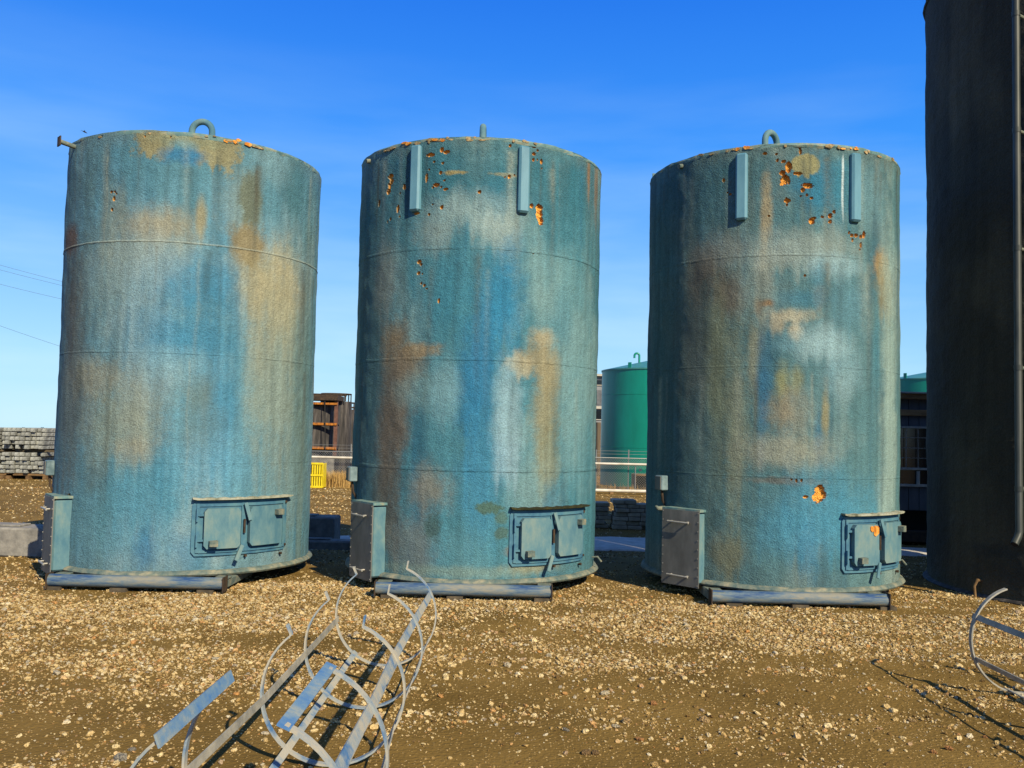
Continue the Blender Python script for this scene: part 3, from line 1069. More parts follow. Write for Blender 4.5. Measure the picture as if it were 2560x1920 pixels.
s(1520, 590, 40, 60, (98, 84, 72), .8); s(1500, 720, 46, 150, (98, 102, 94), .65); s(1572, 640, 34, 50, (112, 92, 72), .6); s(1560, 540, 60, 40, (138, 140, 130), .5)
s(1657, 655, 14, 8, (156, 112, 58), .9); s(1640, 660, 10, 20, (130, 106, 76), .6); s(1770, 640, 12, 26, (146, 124, 88), .75); s(1680, 640, 40, 40, (112, 136, 132), .5)
s(1710, 682, 48, 18, (178, 172, 146), .85, .9); s(1680, 700, 20, 24, (176, 164, 134), .7); s(1718, 715, 16, 22, (184, 170, 138), .8); s(1740, 645, 60, 20, (60, 120, 140), .6); s(1770, 600, 20, 50, (66, 122, 140), .6)
s(1772, 740, 56, 42, (156, 186, 188), .8); s(1830, 800, 40, 60, (140, 174, 180), .5); s(1700, 745, 30, 22, (104, 146, 156), .6)
s(1906, 580, 18, 38, (168, 134, 80), .95, .7); s(1912, 625, 20, 60, (132, 124, 92), .85, .6); s(1890, 690, 12, 40, (100, 128, 122), .6)
s(1550, 820, 26, 200, (118, 124, 98), .7); s(1592, 910, 24, 210, (134, 138, 112), .7); s(1628, 780, 12, 110, (150, 146, 118), .6); s(1650, 850, 16, 130, (54, 112, 144), .8); s(1768, 950, 10, 70, (60, 116, 144), .6); s(1690, 830, 18, 44, (150, 150, 102), .8); s(1720, 822, 16, 30, (144, 144, 104), .7); s(1702, 890, 46, 44, (156, 140, 108), .7); s(1782, 895, 8, 44, (156, 144, 98), .8); s(1740, 900, 30, 60, (130, 146, 138), .5)
s(1690, 975, 110, 40, (160, 158, 136), .7); s(1700, 1040, 90, 9, (108, 104, 94), .75, .7, .5); s(1800, 1110, 120, 90, (72, 146, 172), .65); s(1700, 1150, 60, 60, (76, 142, 164), .6); s(1745, 1190, 26, 70, (56, 128, 160), .6)
s(1570, 1200, 40, 50, (126, 124, 96), .75); s(1520, 1000, 40, 120, (92, 118, 116), .6); s(1922, 880, 20, 420, (158, 180, 168), .75); s(1893, 760, 8, 130, (70, 126, 140), .6); s(1821, 395, 2.2, 62, (206, 222, 220), .9, .3, .15); s(1840, 660, 40, 60, (96, 144, 158), .5)


def az_at(T, px, r, z):
    """azimuth on the visible side of a tank where radius r, height z shows at a given column"""
    face = math.atan2(-T.c[0], T.c[1])
    return min((face + q_ * math.pi / 720 for q_ in range(-330, 331)), key=lambda q_: abs(proj_px(np.array([T.c[0] + r * math.sin(q_), T.c[1] - r * math.cos(q_), z]))[0] - px))


def crop_holes(T, ox, oy, k, items):
    for it in items: T.hole(ox + it[0] * k, oy + it[1] * k, it[2] * k, it[3] * k)


crop_holes(T1, 80, 280, .3436, [(573, 580, 9, 9), (597, 578, 8, 8), (610, 592, 7, 6), (591, 630, 11, 18), (577, 708, 8, 13), (512, 180, 8, 8), (822, 170, 6, 14), (1010, 172, 6, 16)])
crop_holes(T1, 80, 850, .3918, [(240, 1003, 10, 20)])
crop_holes(T2, 840, 280, .3436, [(770, 275, 15, 20), (805, 292, 26, 14), (690, 312, 28, 15), (715, 362, 9, 9), (778, 372, 9, 10), (760, 440, 12, 14), (678, 418, 6, 8), (657, 480, 10, 35), (790, 497, 10, 7), (728, 530, 24, 16), (705, 548, 8, 10), (798, 562, 18, 10), (765, 545, 8, 8), (1045, 580, 14, 12), (703, 672, 7, 6), (768, 692, 13, 16), (676, 745, 10, 12), (395, 470, 20, 18), (400, 505, 16, 22), (385, 545, 12, 28), (378, 580, 15, 22), (495, 548, 12, 22), (463, 590, 6, 8), (448, 705, 12, 28), (462, 760, 6, 10), (395, 780, 8, 12), (375, 800, 6, 12), (312, 665, 8, 28), (1268, 245, 12, 10), (1440, 250, 18, 12), (1468, 280, 8, 8), (1440, 305, 14, 12), (1437, 348, 11, 12), (1466, 347, 6, 7), (1495, 362, 10, 20), (1497, 410, 5, 6), (1262, 470, 12, 14), (1230, 473, 7, 6), (1300, 458, 7, 7), (1478, 700, 28, 28), (1478, 750, 26, 40), (1490, 795, 20, 28), (1425, 682, 14, 18), (1410, 1012, 12, 12), (1433, 1030, 6, 6), (605, 1090, 18, 16), (618, 1110, 10, 10), (600, 1172, 12, 14), (628, 1177, 6, 6), (620, 1247, 9, 9), (642, 1262, 11, 12), (660, 1285, 9, 6), (747, 1372, 9, 20), (585, 738, 22, 10), (690, 212, 20, 9), (775, 208, 14, 10)])
crop_holes(T3, 1560, 300, .3436, [(1025, 243, 14, 12), (1110, 248, 9, 8), (1117, 293, 9, 12), (1163, 303, 16, 12), (1198, 345, 22, 38), (1155, 385, 22, 18), (1172, 435, 30, 32), (1150, 465, 14, 14), (1200, 450, 10, 20), (1262, 390, 30, 12), (1335, 478, 40, 20), (1300, 510, 14, 18), (1330, 548, 8, 10), (1362, 570, 12, 9), (1285, 555, 8, 6), (1188, 590, 22, 16), (1180, 572, 8, 8), (1185, 620, 8, 10), (1053, 697, 9, 7), (725, 440, 10, 16), (772, 540, 10, 9), (752, 528, 6, 6), (1365, 735, 20, 26), (1380, 715, 20, 8), (1443, 705, 12, 9), (1500, 695, 16, 18), (1530, 668, 11, 12), (1500, 740, 14, 14), (1640, 820, 10, 10), (1660, 840, 14, 12), (1690, 840, 14, 14), (1725, 850, 12, 14), (1748, 835, 13, 24), (1665, 875, 8, 14), (1725, 910, 9, 20), (1717, 942, 7, 6), (1316, 1132, 8, 8), (1280, 200, 9, 16), (1285, 230, 9, 20)])
crop_holes(T3, 1560, 850, .416, [(1175, 900, 26, 30), (1163, 945, 30, 34), (1190, 930, 24, 25), (1090, 943, 14, 9), (1006, 838, 6, 8), (1036, 845, 6, 12), (1066, 842, 6, 10)])


def build_tank(T, label, hatch_px, door_px, box_az, box_z, vent_rot, covers, stub, foam_rim, lug_az, hatch_dy=0.0, seam_strength=(1, 1, 1), moss=False):
    h0, h1 = az_at(T, hatch_px[0], R + .06, 1.02), az_at(T, hatch_px[1], R + .06, 1.02)
    hatch_az, hk = (h0 + h1) / 2, (h1 - h0) * R / 1.6
    door_az = az_at(T, door_px, R + .13, .55)
    root = empty('insulated_tank', (T.c[0], T.c[1], 0))
    tag(root, label, 'tank', 'weathered blue insulated tanks in a row')
    T.build_shell(root, 704, 400, M['shell'])
    for z, st in zip(SEAMS, seam_strength):
        T.band(root, 'weld_seam', z, -PI * 0.62, PI * 0.62, 0.0075 * st, tint=(168, 174, 158) if st > 1.5 else None, wob=0.35, flat=.55 if st > 1.5 else .28, wide=1.1 if st > 1.5 else 2.6)
    # roof
    mb = MB()
    n = 72
    ring = lambda r, z: [(r * math.sin(2 * PI * k / n), -r * math.cos(2 * PI * k / n), z) for k in range(n)]
    vs_ = ring(R - 0.004, ZT - 0.05) + ring(R + 0.008, ZT - 0.02) + ring(R + 0.000, ZT + 0.004) + ring(R * 0.5, ZT + 0.05) + [(0, 0, ZT + 0.09)]
    vs_ = [(x + (random.uniform(-.008, .008) if i < 3 * n else 0), y + (random.uniform(-.008, .008) if i < 3 * n else 0), z + (random.uniform(-.008, .008) if i < 3 * n else 0)) for i, (x, y, z) in enumerate(vs_)]
    fs_ = []
    for q in range(3):
        for k in range(n): fs_.append((q * n + k, q * n + (k + 1) % n, (q + 1) * n + (k + 1) % n, (q + 1) * n + k))
    for k in range(n): fs_.append((3 * n + k, 3 * n + (k + 1) % n, 4 * n))
    mb.add(vs_, fs_)
    mb.build('roof', M['lip_teal'], root, True)
    # crumbs of broken foam along the roof edge
    for (a0, a1, cnt, mm_) in foam_rim:
        for _ in range(cnt):
            a = math.radians(random.uniform(a0, a1))
            cm = MB()
            w, hh = random.uniform(0.012, 0.05), random.uniform(0.008, 0.02)
            cols_ = [(-w, -hh * random.uniform(.2, .8), hh * random.uniform(.1, .5)), (-w * .4, -hh * random.uniform(.6, 1.5), hh), (w * .4, -hh * random.uniform(.6, 1.8), hh * random.uniform(.5, 1)), (w, -hh * random.uniform(.1, .5), hh * .3)]
            z0 = ZT - random.uniform(0.0, 0.04)
            cm.cyl_plate(R, a, [(s_, z0 + lo, z0 + hi) for s_, lo, hi in cols_], random.uniform(0.008, 0.016), -0.01)
            cm.build('foam_chunk', M[mm_], root)
    # swan-neck vent
    mb = MB()
    vr, tr = 0.135, 0.042
    zc = 5.95 - vr - tr
    c_, s_ = math.cos(vent_rot), math.sin(vent_rot)
    path = [(-vr * c_, -vr * s_, ZT + 0.10)]
    for i in range(15):
        t = PI - PI * i / 14
        path.append((vr * math.cos(t) * c_, vr * math.cos(t) * s_, zc + vr * math.sin(t)))
    path.append((vr * c_, vr * s_, zc - 0.10))
    mb.tube(path, tr, 14)
    mb.build('vent_pipe', M['teal_worn'], root, True)
    # bottom lip
    mb = MB()
    prof = [(R - 0.05, ZB + 0.03), (R + 0.01, ZB + 0.026), (R + 0.045, ZB + 0.008), (R + 0.056, ZB - 0.014), (R + 0.04, ZB - 0.035), (R - 0.05, ZB - 0.04)]
    n = 160
    vs_, fs_ = [], []
    for k in range(n):
        a = 2 * PI * k / n
        j = 0.006 * math.sin(a * 7 + T.seed) + 0.004 * math.sin(a * 19)
        for (r, z) in prof: vs_.append(((r + j) * math.sin(a), -(r + j) * math.cos(a), z + j * .5))
    m_ = len(prof)
    for k in range(n):
        for q in range(m_):
            fs_.append((k * m_ + q, k * m_ + (q + 1) % m_, ((k + 1) % n) * m_ + (q + 1) % m_, ((k + 1) % n) * m_ + q))
    mb.add(vs_, fs_)
    mb.build('bottom_lip', M['lip'], root, True)
    mb = MB()
    n = 64
    mb.add([((R - .03) * math.sin(2 * PI * k / n), -(R - .03) * math.cos(2 * PI * k / n), ZB - 0.02) for k in range(n)], [tuple(range(n))])
    mb.build('floor_plate', M['rust_dark'], root)
    # skid: a pipe across the front, one across the back, two runners, pads
    sk = MB()
    y0, hw, pr = -1.66, .975, 0.068
    dx = {T1: .075, T2: -.025, T3: -.125}[T]
    sk.tube([(dx - hw, y0, 0.105), (dx + hw, y0, 0.105)], pr, 18)
    o = sk.build('skid_pipe', M['skid'], root, True)
    MB().tube([(dx - hw, 1.66, 0.105), (dx + hw, 1.66, 0.105)], pr, 14).build('skid_pipe', M['skid'], root, True)
    for sx in (-1, 1):
        MB().bbox((dx + sx * (hw - 0.05), 0, 0.085), (0.10, 3.18, 0.10), 0.012).build('skid_runner', M['lip'], root)
        MB().bbox((dx + sx * (hw - 0.07), y0 + 0.10, 0.148), (0.16, 0.30, 0.018), 0.004).build('skid_gusset', M['lip'], root)
        MB().box((dx + sx * (hw + 0.006), y0, 0.10), (0.012, 0.16, 0.17)).build('end_plate', M['rust_dark'], root)
    for x in (-0.85, -0.12, 0.85):
        MB().box((x, y0 + 0.06, 0.012), (0.18, 0.22, 0.05)).build('support_pad', M['wood_block'], root)
    # hatch on the right of the front
    hz = hatch_dy
    fr = MB()
    fr.cyl_plate(R, hatch_az, rect_cols(-.80, .74, .37 + hz, 1.0 + hz, .05, 14), .022, -.02, k=hk)
    frame = fr.build('hatch_frame', M['teal'], root)
    rl = MB()
    for (a, b, c, d) in ((-.74, -.70, .41, .97), (.64, .68, .41, .97), (-.105, -.03, .41, .97)):
        rl.cyl_plate(R, hatch_az, rect_cols(a, b, c + hz, d + hz, 0, 1), .038, .015, k=hk)
    rl.cyl_plate(R, hatch_az, rect_cols(-.70, .64, .405 + hz, .435 + hz, 0, 12), .036, .015, k=hk)
    rl.cyl_plate(R, hatch_az, rect_cols(-.70, .64, .935 + hz, .968 + hz, 0, 12), .036, .015, k=hk)
    rl.build('frame_rib', M['teal'], frame)
    lg = MB()
    lg.cyl_plate(R, hatch_az, [(s_, 1.012 + hz + (0.012 if abs(s_) > .75 else 0), 1.036 + hz + 0.006 * math.sin(s_ * 30)) for s_ in np.linspace(-.80, .80, 26)], .085, -.02, k=hk)
    lg.build('drip_ledge', M['moss'] if moss else M['ledge'], root)
    for (s0, s1, z0, z1, hs_, hzz) in ((-.64, -.14, .455, .915, -.52, .52), (.0, .56, .465, .925, .46, .845)):
        d_ = MB()
        d_.cyl_plate(R, hatch_az, rect_cols(s0, s1, z0 + hz, z1 + hz, .04, 8), .088, .024, k=hk)
        door = d_.build('hatch_door', M['teal_worn'], root)
        hd = MB()
        hd.cyl_plate(R, hatch_az, [(hs_ - .055, hzz - .03 + hz, hzz + .03 + hz), (hs_ + .055, hzz - .035 + hz, hzz + .035 + hz)], .155, .085, k=hk)
        hd.build('door_handle', M['lip'], door)
    for (s_, za) in ((-.735, .84), (-.735, .55)):
        hg = MB()
        hg.cyl_plate(R, hatch_az, rect_cols(s_, s_ + .10, za - .012 + hz, za + .012 + hz, 0, 2), .055, .02, k=hk)
        hg.cyl_plate(R, hatch_az, rect_cols(s_ - .008, s_ + .014, za - .075 + hz, za + .075 + hz, 0, 1), .066, .02, k=hk)
        hg.build('hinge', M['teal'], root)
    for (sa, za, sb, zb_) in ((-.07, .97, -.01, .77), (-.10, .48, -.20, .31)):
        a1, a2 = hatch_az + sa * hk / R, hatch_az + sb * hk / R
        p = Vector(((R + .075) * math.sin(a1), -(R + .075) * math.cos(a1), za + hz))
        q = Vector(((R + .105) * math.sin(a2), -(R + .105) * math.cos(a2), zb_ + hz))
        am = (a1 + a2) / 2
        nr_ = Vector((math.sin(am), -math.cos(am), 0))
        w_ = (q - p).normalized().cross(nr_)
        MB().strap([p, (p + q) / 2, q], w_, .045, .014).build('latch_bar', M['teal_worn'], root)
    a1 = hatch_az - .068 * hk / R
    MB().tube([((R + .06) * math.sin(a1), -(R + .06) * math.cos(a1), .62 + hz), ((R + .06) * math.sin(a1), -(R + .06) * math.cos(a1), .78 + hz)], .014, 8).build('latch_pin', M['rust_dark'], root)
    for s_, z_ in ((.70, .95), (.70, .43), (.62, .33), (-.02, .35)):
        a = hatch_az + s_ * hk / R
        nr_ = Vector((math.sin(a), -math.cos(a), 0))
        p = nr_ * (R + .015)
        p.z = z_ + hz
        MB().tube([p, p + nr_ * .03], .016, 6).build('bolt', M['rust_dark'], root)
    # housing with a steel cover on the left
    nd = Vector((math.sin(door_az), -math.cos(door_az), 0))
    nda = D(-47) if T is T3 else D(-53)
    npos, nd = nd, Vector((math.sin(nda), -math.cos(nda), 0))
    tx = Vector((-nd.y, nd.x, 0))
    Mx = Matrix((tx, -nd, Vector((0, 0, 1)))).transposed()
    cpos = npos * (R + 0.13)
    ctr = cpos - nd * 0.17
    hb = MB()
    hb.bbox((ctr.x, ctr.y, .565), (.50, .32, .82), .02, Mx)
    housing = hb.build('side_housing', M['teal_worn'], root)
    c2 = cpos + nd * .0
    pn = MB()
    pn.box((c2.x, c2.y, .555), (.53, .012, .88), Mx)
    panel = pn.build('cover_panel', M['grey_panel'], root)
    for zz in (.86, .235):
        c3 = cpos + nd * .055
        hd = MB()
        hd.tube([c3 - tx * .15 + Vector((0, 0, zz)), c3 + tx * .15 + Vector((0, 0, zz - .004))], .011, 8)
        for sx in (-.11, .12):
            hd.tube([c3 + tx * sx + Vector((0, 0, zz)), c3 + tx * sx - nd * .046 + Vector((0, 0, zz))], .010, 6)
        hd.build('panel_handle', M['galv'], panel)
    for i in range(9):
        zz = .14 + i * .104
        for sx in (-.25, .25):
            p = cpos + nd * .006 + tx * sx
            MB().tube([(p.x, p.y, zz), (p.x + nd.x * .008, p.y + nd.y * .008, zz)], .008, 6).build('rivet', M['bolt'], panel)
    fl = MB()
    cpt = cpos - nd * .16
    fl.box((cpt.x, cpt.y, 1.0), (.54, .32, .03), Mx)
    fl.build('housing_cap', M['lip_teal'], root)
    # junction box
    nb_ = Vector((math.sin(box_az), -math.cos(box_az), 0))
    tb = Vector((math.cos(box_az), math.sin(box_az), 0))
    Mb = Matrix((tb, -nb_, Vector((0, 0, 1)))).transposed()
    c4 = nb_ * (R + .05)
    jb = MB().bbox((c4.x, c4.y, box_z), (.15, .10, .18), .01, Mb).build('junction_box', M['box'], root)
    c5 = nb_ * (R + .106)
    MB().bbox((c5.x, c5.y, box_z), (.13, .012, .16), .004, Mb).build('box_lid', M['grey_panel'], jb)
    MB().tube([(c4.x, c4.y, box_z - .09), (c4.x * .99, c4.y * .99, box_z - .22), (c4.x * .96, c4.y * .96, box_z - .30)], .016, 8).build('conduit', M['rust_dark'], root, True)
    # channel covers
    for (px_, pt, pb) in covers:
        a, zt, sc, fs = T.az(px_, pt)
        _, zb_, _, _ = T.az(px_, pb)
        nc = Vector((math.sin(a), -math.cos(a), 0))
        tc_ = Vector((math.cos(a), math.sin(a), 0))
        Mc = Matrix((tc_, -nc, Vector((0, 0, 1)))).transposed()
        zt, zb_ = [CAMH + (q - CAMH) * .993 for q in (zt, zb_)]
        c6 = nc * (R + .008)
        MB().bbox((c6.x, c6.y, (zt + zb_) / 2), (.135, .10, zt - zb_), .022, Mc).build('channel_cover', M['cover'], root)
    # stub pipe with a plate end near the roof edge
    a = stub
    ns = Vector((math.sin(a), -math.cos(a), 0))
    p0 = ns * (R - .02) + Vector((0, 0, ZT - .07))
    long_stub = T is T1
    p1 = ns * (R + (.19 if long_stub else .05)) + Vector((0, 0, ZT - (.04 if long_stub else .085)))
    st = MB().tube([p0, p1], .028, 10).build('stub_pipe', M['lip'], root, True)
    if long_stub: MB().bbox(p1, (.10, .016, .12), .004, aim(ns)).build('flange_plate', M['rust_dark'], st)
    # thin lifting lugs standing at the roof edge
    for la in lug_az:
        nl = Vector((math.sin(la), -math.cos(la), 0))
        p = nl * (R - .07)
        MB().bbox((p.x, p.y, ZT + .05), (.10, .014, .17), .004, Matrix((nl, Vector((-nl.y, nl.x, 0)), Vector((0, 0, 1)))).transposed()).build('lifting_lug', M['teal_worn'], root)
    return root


M['lip_teal'] = mat('worn_rim_paint', lin((84, 122, 126)), lin((158, 156, 130)), 8, 0.8, bump=0.006, bscale=30, c3=lin((108, 142, 142)))

D = math.radians
rt1 = build_tank(T1, 'weathered blue tank leftmost of the three, with ragged tan patch under its rim', (482, 730), 119, D(-57), 1.31, 0.0, [], D(-46), [(28, 40, 5, 'foam'), (-40, 60, 9, 'foam_pale')], (D(112),), seam_strength=(1.51, .7, .4))
rt2 = build_tank(T2, 'middle weathered blue tank, with mossy hatch ledge and deep blue streak between tan patches', (1278, 1471), 903, D(-66), 1.31, PI / 2, [(1044, 360, 525), (1310, 362, 530)], D(-60), [(-34, -14, 4, 'foam'), (-50, 0, 14, 'foam_pale'), (0, 45, 5, 'foam_pale')], (D(100),), hatch_dy=-.02, seam_strength=(1, 1, 1.2), moss=True)
rt3 = build_tank(T3, 'weathered blue tank next to the black tank, with an orange foam spot low down', (2111, 2257), 1700, D(-67), 1.29, R_(40), [(1856, 380, 547), (2136, 380, 552)], D(-58), [(-30, -22, 4, 'foam'), (14, 22, 4, 'foam'), (-60, 50, 16, 'foam_pale')], (D(-98),), seam_strength=(.8, .6, .6))

# foam showing through the door of the third tank
fp = MB()
H3a, H3b = az_at(T3, 2111, R + .06, 1.02), az_at(T3, 2257, R + .06, 1.02)
H3, K3 = (H3a + H3b) / 2, (H3b - H3a) * R / 1.6
for (s0, s1, z0, z1) in ((-.34, -.26, .83, .90), (-.27, -.19, .78, .905), (-.21, -.155, .80, .90)):
    fp.cyl_plate(R, H3, [(s0, z0 + .02, z1 - .01), ((s0 + s1) / 2, z0, z1), (s1, z0 + .015, z1 - .02)], .096, .08, k=K3)
fp.build('exposed_foam', M['foam'], rt3)
# frayed valve cock beside the cover of the third tank
nv = Vector((math.sin(D(-66)), -math.cos(D(-66)), 0))
vb = MB()
p = nv * (R + .02) + Vector((0, 0, .98))
vb.tube([p, p + nv * .10, p + nv * .13 + Vector((0, 0, .03))], [.03, .026, .014], 8)
vb.build('drain_cock', M['lip'], rt3, True)
# hose clip right of the hatch
for T, rt, a_, z_ in ((T2, rt2, D(74), .33), (T3, rt3, D(80), .36)):
    n_ = Vector((math.sin(a_), -math.cos(a_), 0))
    p = n_ * R + Vector((0, 0, z_))
    MB().tube([p, p + n_ * .07 + Vector((0, 0, .01)), p + n_ * .12 + Vector((0, 0, -.05))], .012, 7).build('cable_end', M['lip'], rt, True)

# ------------------------------------------------------------------ tall black tank
T4 = Tank((7.90, 11.75), 604, R=2.26, ZB=0.0, ZT=9.4, wav=0.022)
T4.base, T4.pale, T4.deep = (64, 61, 50), (90, 84, 68), (42, 42, 38)
T4.drips = 0
t4 = empty('tall_tank', (T4.c[0], T4.c[1], 0))
tag(t4, 'tall black foam-coated tank at the right edge with a pipe down its side', 'tank')
T4.stain(2170, 1225, 60, 40, (62, 60, 50), .6)
T4.stain(2140, 1190, 50, 14, (40, 48, 50), .6)
T4.stain(2190, 700, 20, 500, (56, 56, 50), .5)
T4.build_shell(t4, 320, 260, M['shell_black'], holes=False)
mb = MB()
n = 72
mb.add([(2.29 * math.sin(2 * PI * k / n), -2.29 * math.cos(2 * PI * k / n), 9.39) for k in range(n)] + [(0, 0, 9.7)], [(k, (k + 1) % n, n) for k in range(n)])
mb.build('roof', M['black_steel'], t4)
for z, st in ((1.9, .3), (8.05, 5)):
    T4.band(t4, 'rim_band' if st > 1 else 'weld_seam', z, -PI * .75, PI * .45, 0.012 * st if st < 1 else 0.03, M['shell_black'], wob=0.3, n=160)
# pipe down the side, on stand-offs
pa = min((D(q_ / 4) for q_ in range(-400, -120)), key=lambda q_: abs(proj_px(np.array([T4.c[0] + 2.43 * math.sin(q_), T4.c[1] - 2.43 * math.cos(q_), 3.0]))[0] - 2545))
npx = Vector((math.sin(pa), -math.cos(pa), 0))
pc = npx * (2.26 + .17)
pp = MB()
pp.tube([(pc.x, pc.y, 9.2), (pc.x, pc.y, 0.86), (pc.x + npx.x * .03, pc.y + npx.y * .03, .80), (pc.x + npx.x * .11, pc.y + npx.y * .11, .72)], .042, 14, cap=False)
pipe = pp.build('down_pipe', M['pipe_dark'], t4, True)
pe = Vector((pc.x + npx.x * .11, pc.y + npx.y * .11, .72))
pd = Vector((npx.x * .08, npx.y * .08, -.08)).normalized()
MB().tube([pe - pd * .005, pe + pd * .004], .036, 12).build('pipe_opening', M['dark'], pipe)
for z in (1.35, 2.75, 4.15, 5.55, 6.95, 8.35):
    a0 = npx * 2.22 + Vector((0, 0, z))
    MB().tube([a0, npx * 2.43 + Vector((0, 0, z))], .020, 8).build('standoff', M['lip'], pipe, True)
    MB().tube([pc + Vector((0, 0, z - .03)), pc + Vector((0, 0, z + .03))], .047, 14).build('pipe_clamp', M['pipe_dark'], pipe, True)
a_, z_, _, _ = T4.az(2456, 1452)
n_ = Vector((math.sin(a_), -math.cos(a_), 0))
MB().tube([n_ * 2.25 + Vector((0, 0, z_)), n_ * 2.34 + Vector((0, 0, z_ + .01)), n_ * 2.385 + Vector((0, 0, z_ - .06)), n_ * 2.37 + Vector((0, 0, z_ - .20))], [.018, .021, .017, .015], 9).build('hose_stub', M['timber_brown'], t4, True)
mb = MB()
prof = [(2.22, .05), (2.28, .04), (2.31, .012), (2.30, -.01)]
n = 120
for k in range(n):
    pass
vs_, fs_ = [], []
for k in range(n):
    a = 2 * PI * k / n
    for (r, z) in prof: vs_.append((r * math.sin(a), -r * math.cos(a), z))
for k in range(n):
    for q in range(3): fs_.append((k * 4 + q, k * 4 + q + 1, ((k + 1) % n) * 4 + q + 1, ((k + 1) % n) * 4 + q))
mb.add(vs_, fs_)
mb.build('bottom_lip', M['black_steel'], t4, True)


# the next tank of the row stands just outside the frame; its shade lies over the site shack
T5 = Tank((13.15, 12.2), 705, R=2.3, ZB=0.0, ZT=7.12, wav=0.02)
T5.base, T5.pale, T5.deep = T4.base, T4.pale, T4.deep
T5.drips = 0
t5 = empty('tall_tank', (T5.c[0], T5.c[1], 0))
tag(t5, 'black foam-coated tank standing beyond the right edge of the view', 'tank')
T5.build_shell(t5, 120, 60, M['shell_black'], holes=False)
mb = MB()
n = 72
mb.add([(2.32 * math.sin(2 * PI * k / n), -2.32 * math.cos(2 * PI * k / n), 7.11) for k in range(n)] + [(0, 0, 7.4)], [(k, (k + 1) % n, n) for k in range(n)])
mb.build('roof', M['black_steel'], t5)

# ------------------------------------------------------------------ ladder safety cages
def cage(x0, z0, ys_, r, label, strap_m, bars, gap=(68, 138), plates=True, tilt=0.0, flare=1.0, seed=1, hooks=True):
    rd = random.Random(seed)
    root = empty('ladder_cage', (x0, ys_[0], 0))
    tag(root, label, 'ladder cage')
    ny = len(ys_)

    def pos(ang, y, rr):
        a = D(ang)
        return Vector((rr * math.cos(a), y - ys_[0], z0 + rr * math.sin(a)))
    radii = [r * (flare if i < 2 else 1) for i in range(ny)]
    for i, y in enumerate(ys_):
        rr = radii[i]
        hooked = hooks and not (plates and i < 2)
        a0, a1 = gap[0], gap[1] - 360
        dj = rd.uniform(-.03, .03)
        path = [pos(a0 + (a1 - a0) * k / 44, y + dj * math.sin(k * .14), rr) for k in range(45)]
        if hooked:
            e0, e1 = path[0], path[-1]
            c = Vector((0, y - ys_[0], z0))
            t0 = (path[0] - path[1]).normalized()
            t1 = (path[-1] - path[-2]).normalized()
            path = [e0 + (e0 - c).normalized() * .06 + t0 * .015] + [e0] + path[1:-1] + [e1, e1 + (e1 - c).normalized() * .06 + t1 * .015]
        MB().strap(path, (0, 1, 0), .040, .011).build('hoop', strap_m, root)
    for (angs, m_, w) in bars:
        path = []
        for i, y in enumerate(ys_):
            path.append(pos(angs if not isinstance(angs, (list, tuple)) else angs[i], y, radii[i] - .008))
        e = path[0] + (path[0] - path[1]).normalized() * .12
        path = [e] + path + [path[-1] + (path[-1] - path[-2]).normalized() * .04]
        am = D(angs if not isinstance(angs, (list, tuple)) else angs[-1])
        wd = Vector((-math.sin(am), 0, math.cos(am)))
        MB().strap(path, wd, w, .008).build('upright_bar', m_, root)
    if plates:
        for ang in (gap[0], gap[1]):
            a_, b_ = pos(ang, ys_[1] + .06, radii[1]), pos(ang, ys_[0] - .03, radii[0])
            tg = D(ang)
            MB().strap([a_, b_], (-math.sin(tg), 0, math.cos(tg)) if ang < 90 else (-.35, -.2, .9), .052, .009).build('mounting_plate', M['strap_plate'], root)
    return root


cage(-.955, .405, [3.28, 4.05, 5.1, 6.13, 7.22], .395, 'bent blue-grey ladder safety cage lying on the gravel in front of the middle tank', M['strap'],
     [(-173, M['strap_grey'], .042), (-128, M['strap'], .042), (-77, M['strap'], .042), (-29, M['strap_grey'], .036), ([34, 33, 31, 29, 26], M['strap'], .052)], flare=1.12, gap=(67, 128))
cage(3.87, .405, [3.0, 3.95, 4.9, 5.9, 6.84], .395, 'dark ladder safety cage lying at the right edge before the black tank', M['strap_grey'],
     [(155, M['strap_grey'], .042), (-158, M['strap_grey'], .042), (-105, M['strap_grey'], .042), (-55, M['strap_grey'], .036), (10, M['strap_grey'], .05)], gap=(40, 108), plates=True, seed=5, hooks=False)


# ------------------------------------------------------------------ things behind the tanks
GZ = -0.20


def at(px, py, y, z=None):
    """the point at depth y seen at a pixel of the photograph"""
    d = cf + cr * (px - 1280) / FPX - cu * (py - 960) / FPX
    t = y / d[1]
    return Vector((d[0] * t, y, CAMH + d[2] * t))


# concrete barriers just behind the tanks
def barrier(x0, x1, y, w, h, label, z=0.0, rz=0.0, notch=False):
    root = empty('concrete_block', ((x0 + x1) / 2, y, z), rz)
    tag(root, label, 'concrete block')
    L_ = x1 - x0
    mb = MB()
    mb.bbox((0, 0, h / 2), (L_, w, h), .025)
    mb.build('block', M['concrete'], root)
    MB().bbox((0, 0, h + .012), (L_ * .4, w * .5, .03), .008).build('top_key', M['concrete'], root)
    return root


barrier(-9.6, -5.55, 12.75, .55, .40, 'long low concrete barrier lying in shade beside the leftmost tank', rz=R_(-3))
barrier(-4.2, -3.0, 15.9, .6, .52, 'short squat concrete block in shade between the left and middle tanks', GZ)
barrier(-4.4, -2.3, 15.0, .35, .22, 'low flat concrete kerb lying in front of the squat concrete block', GZ)

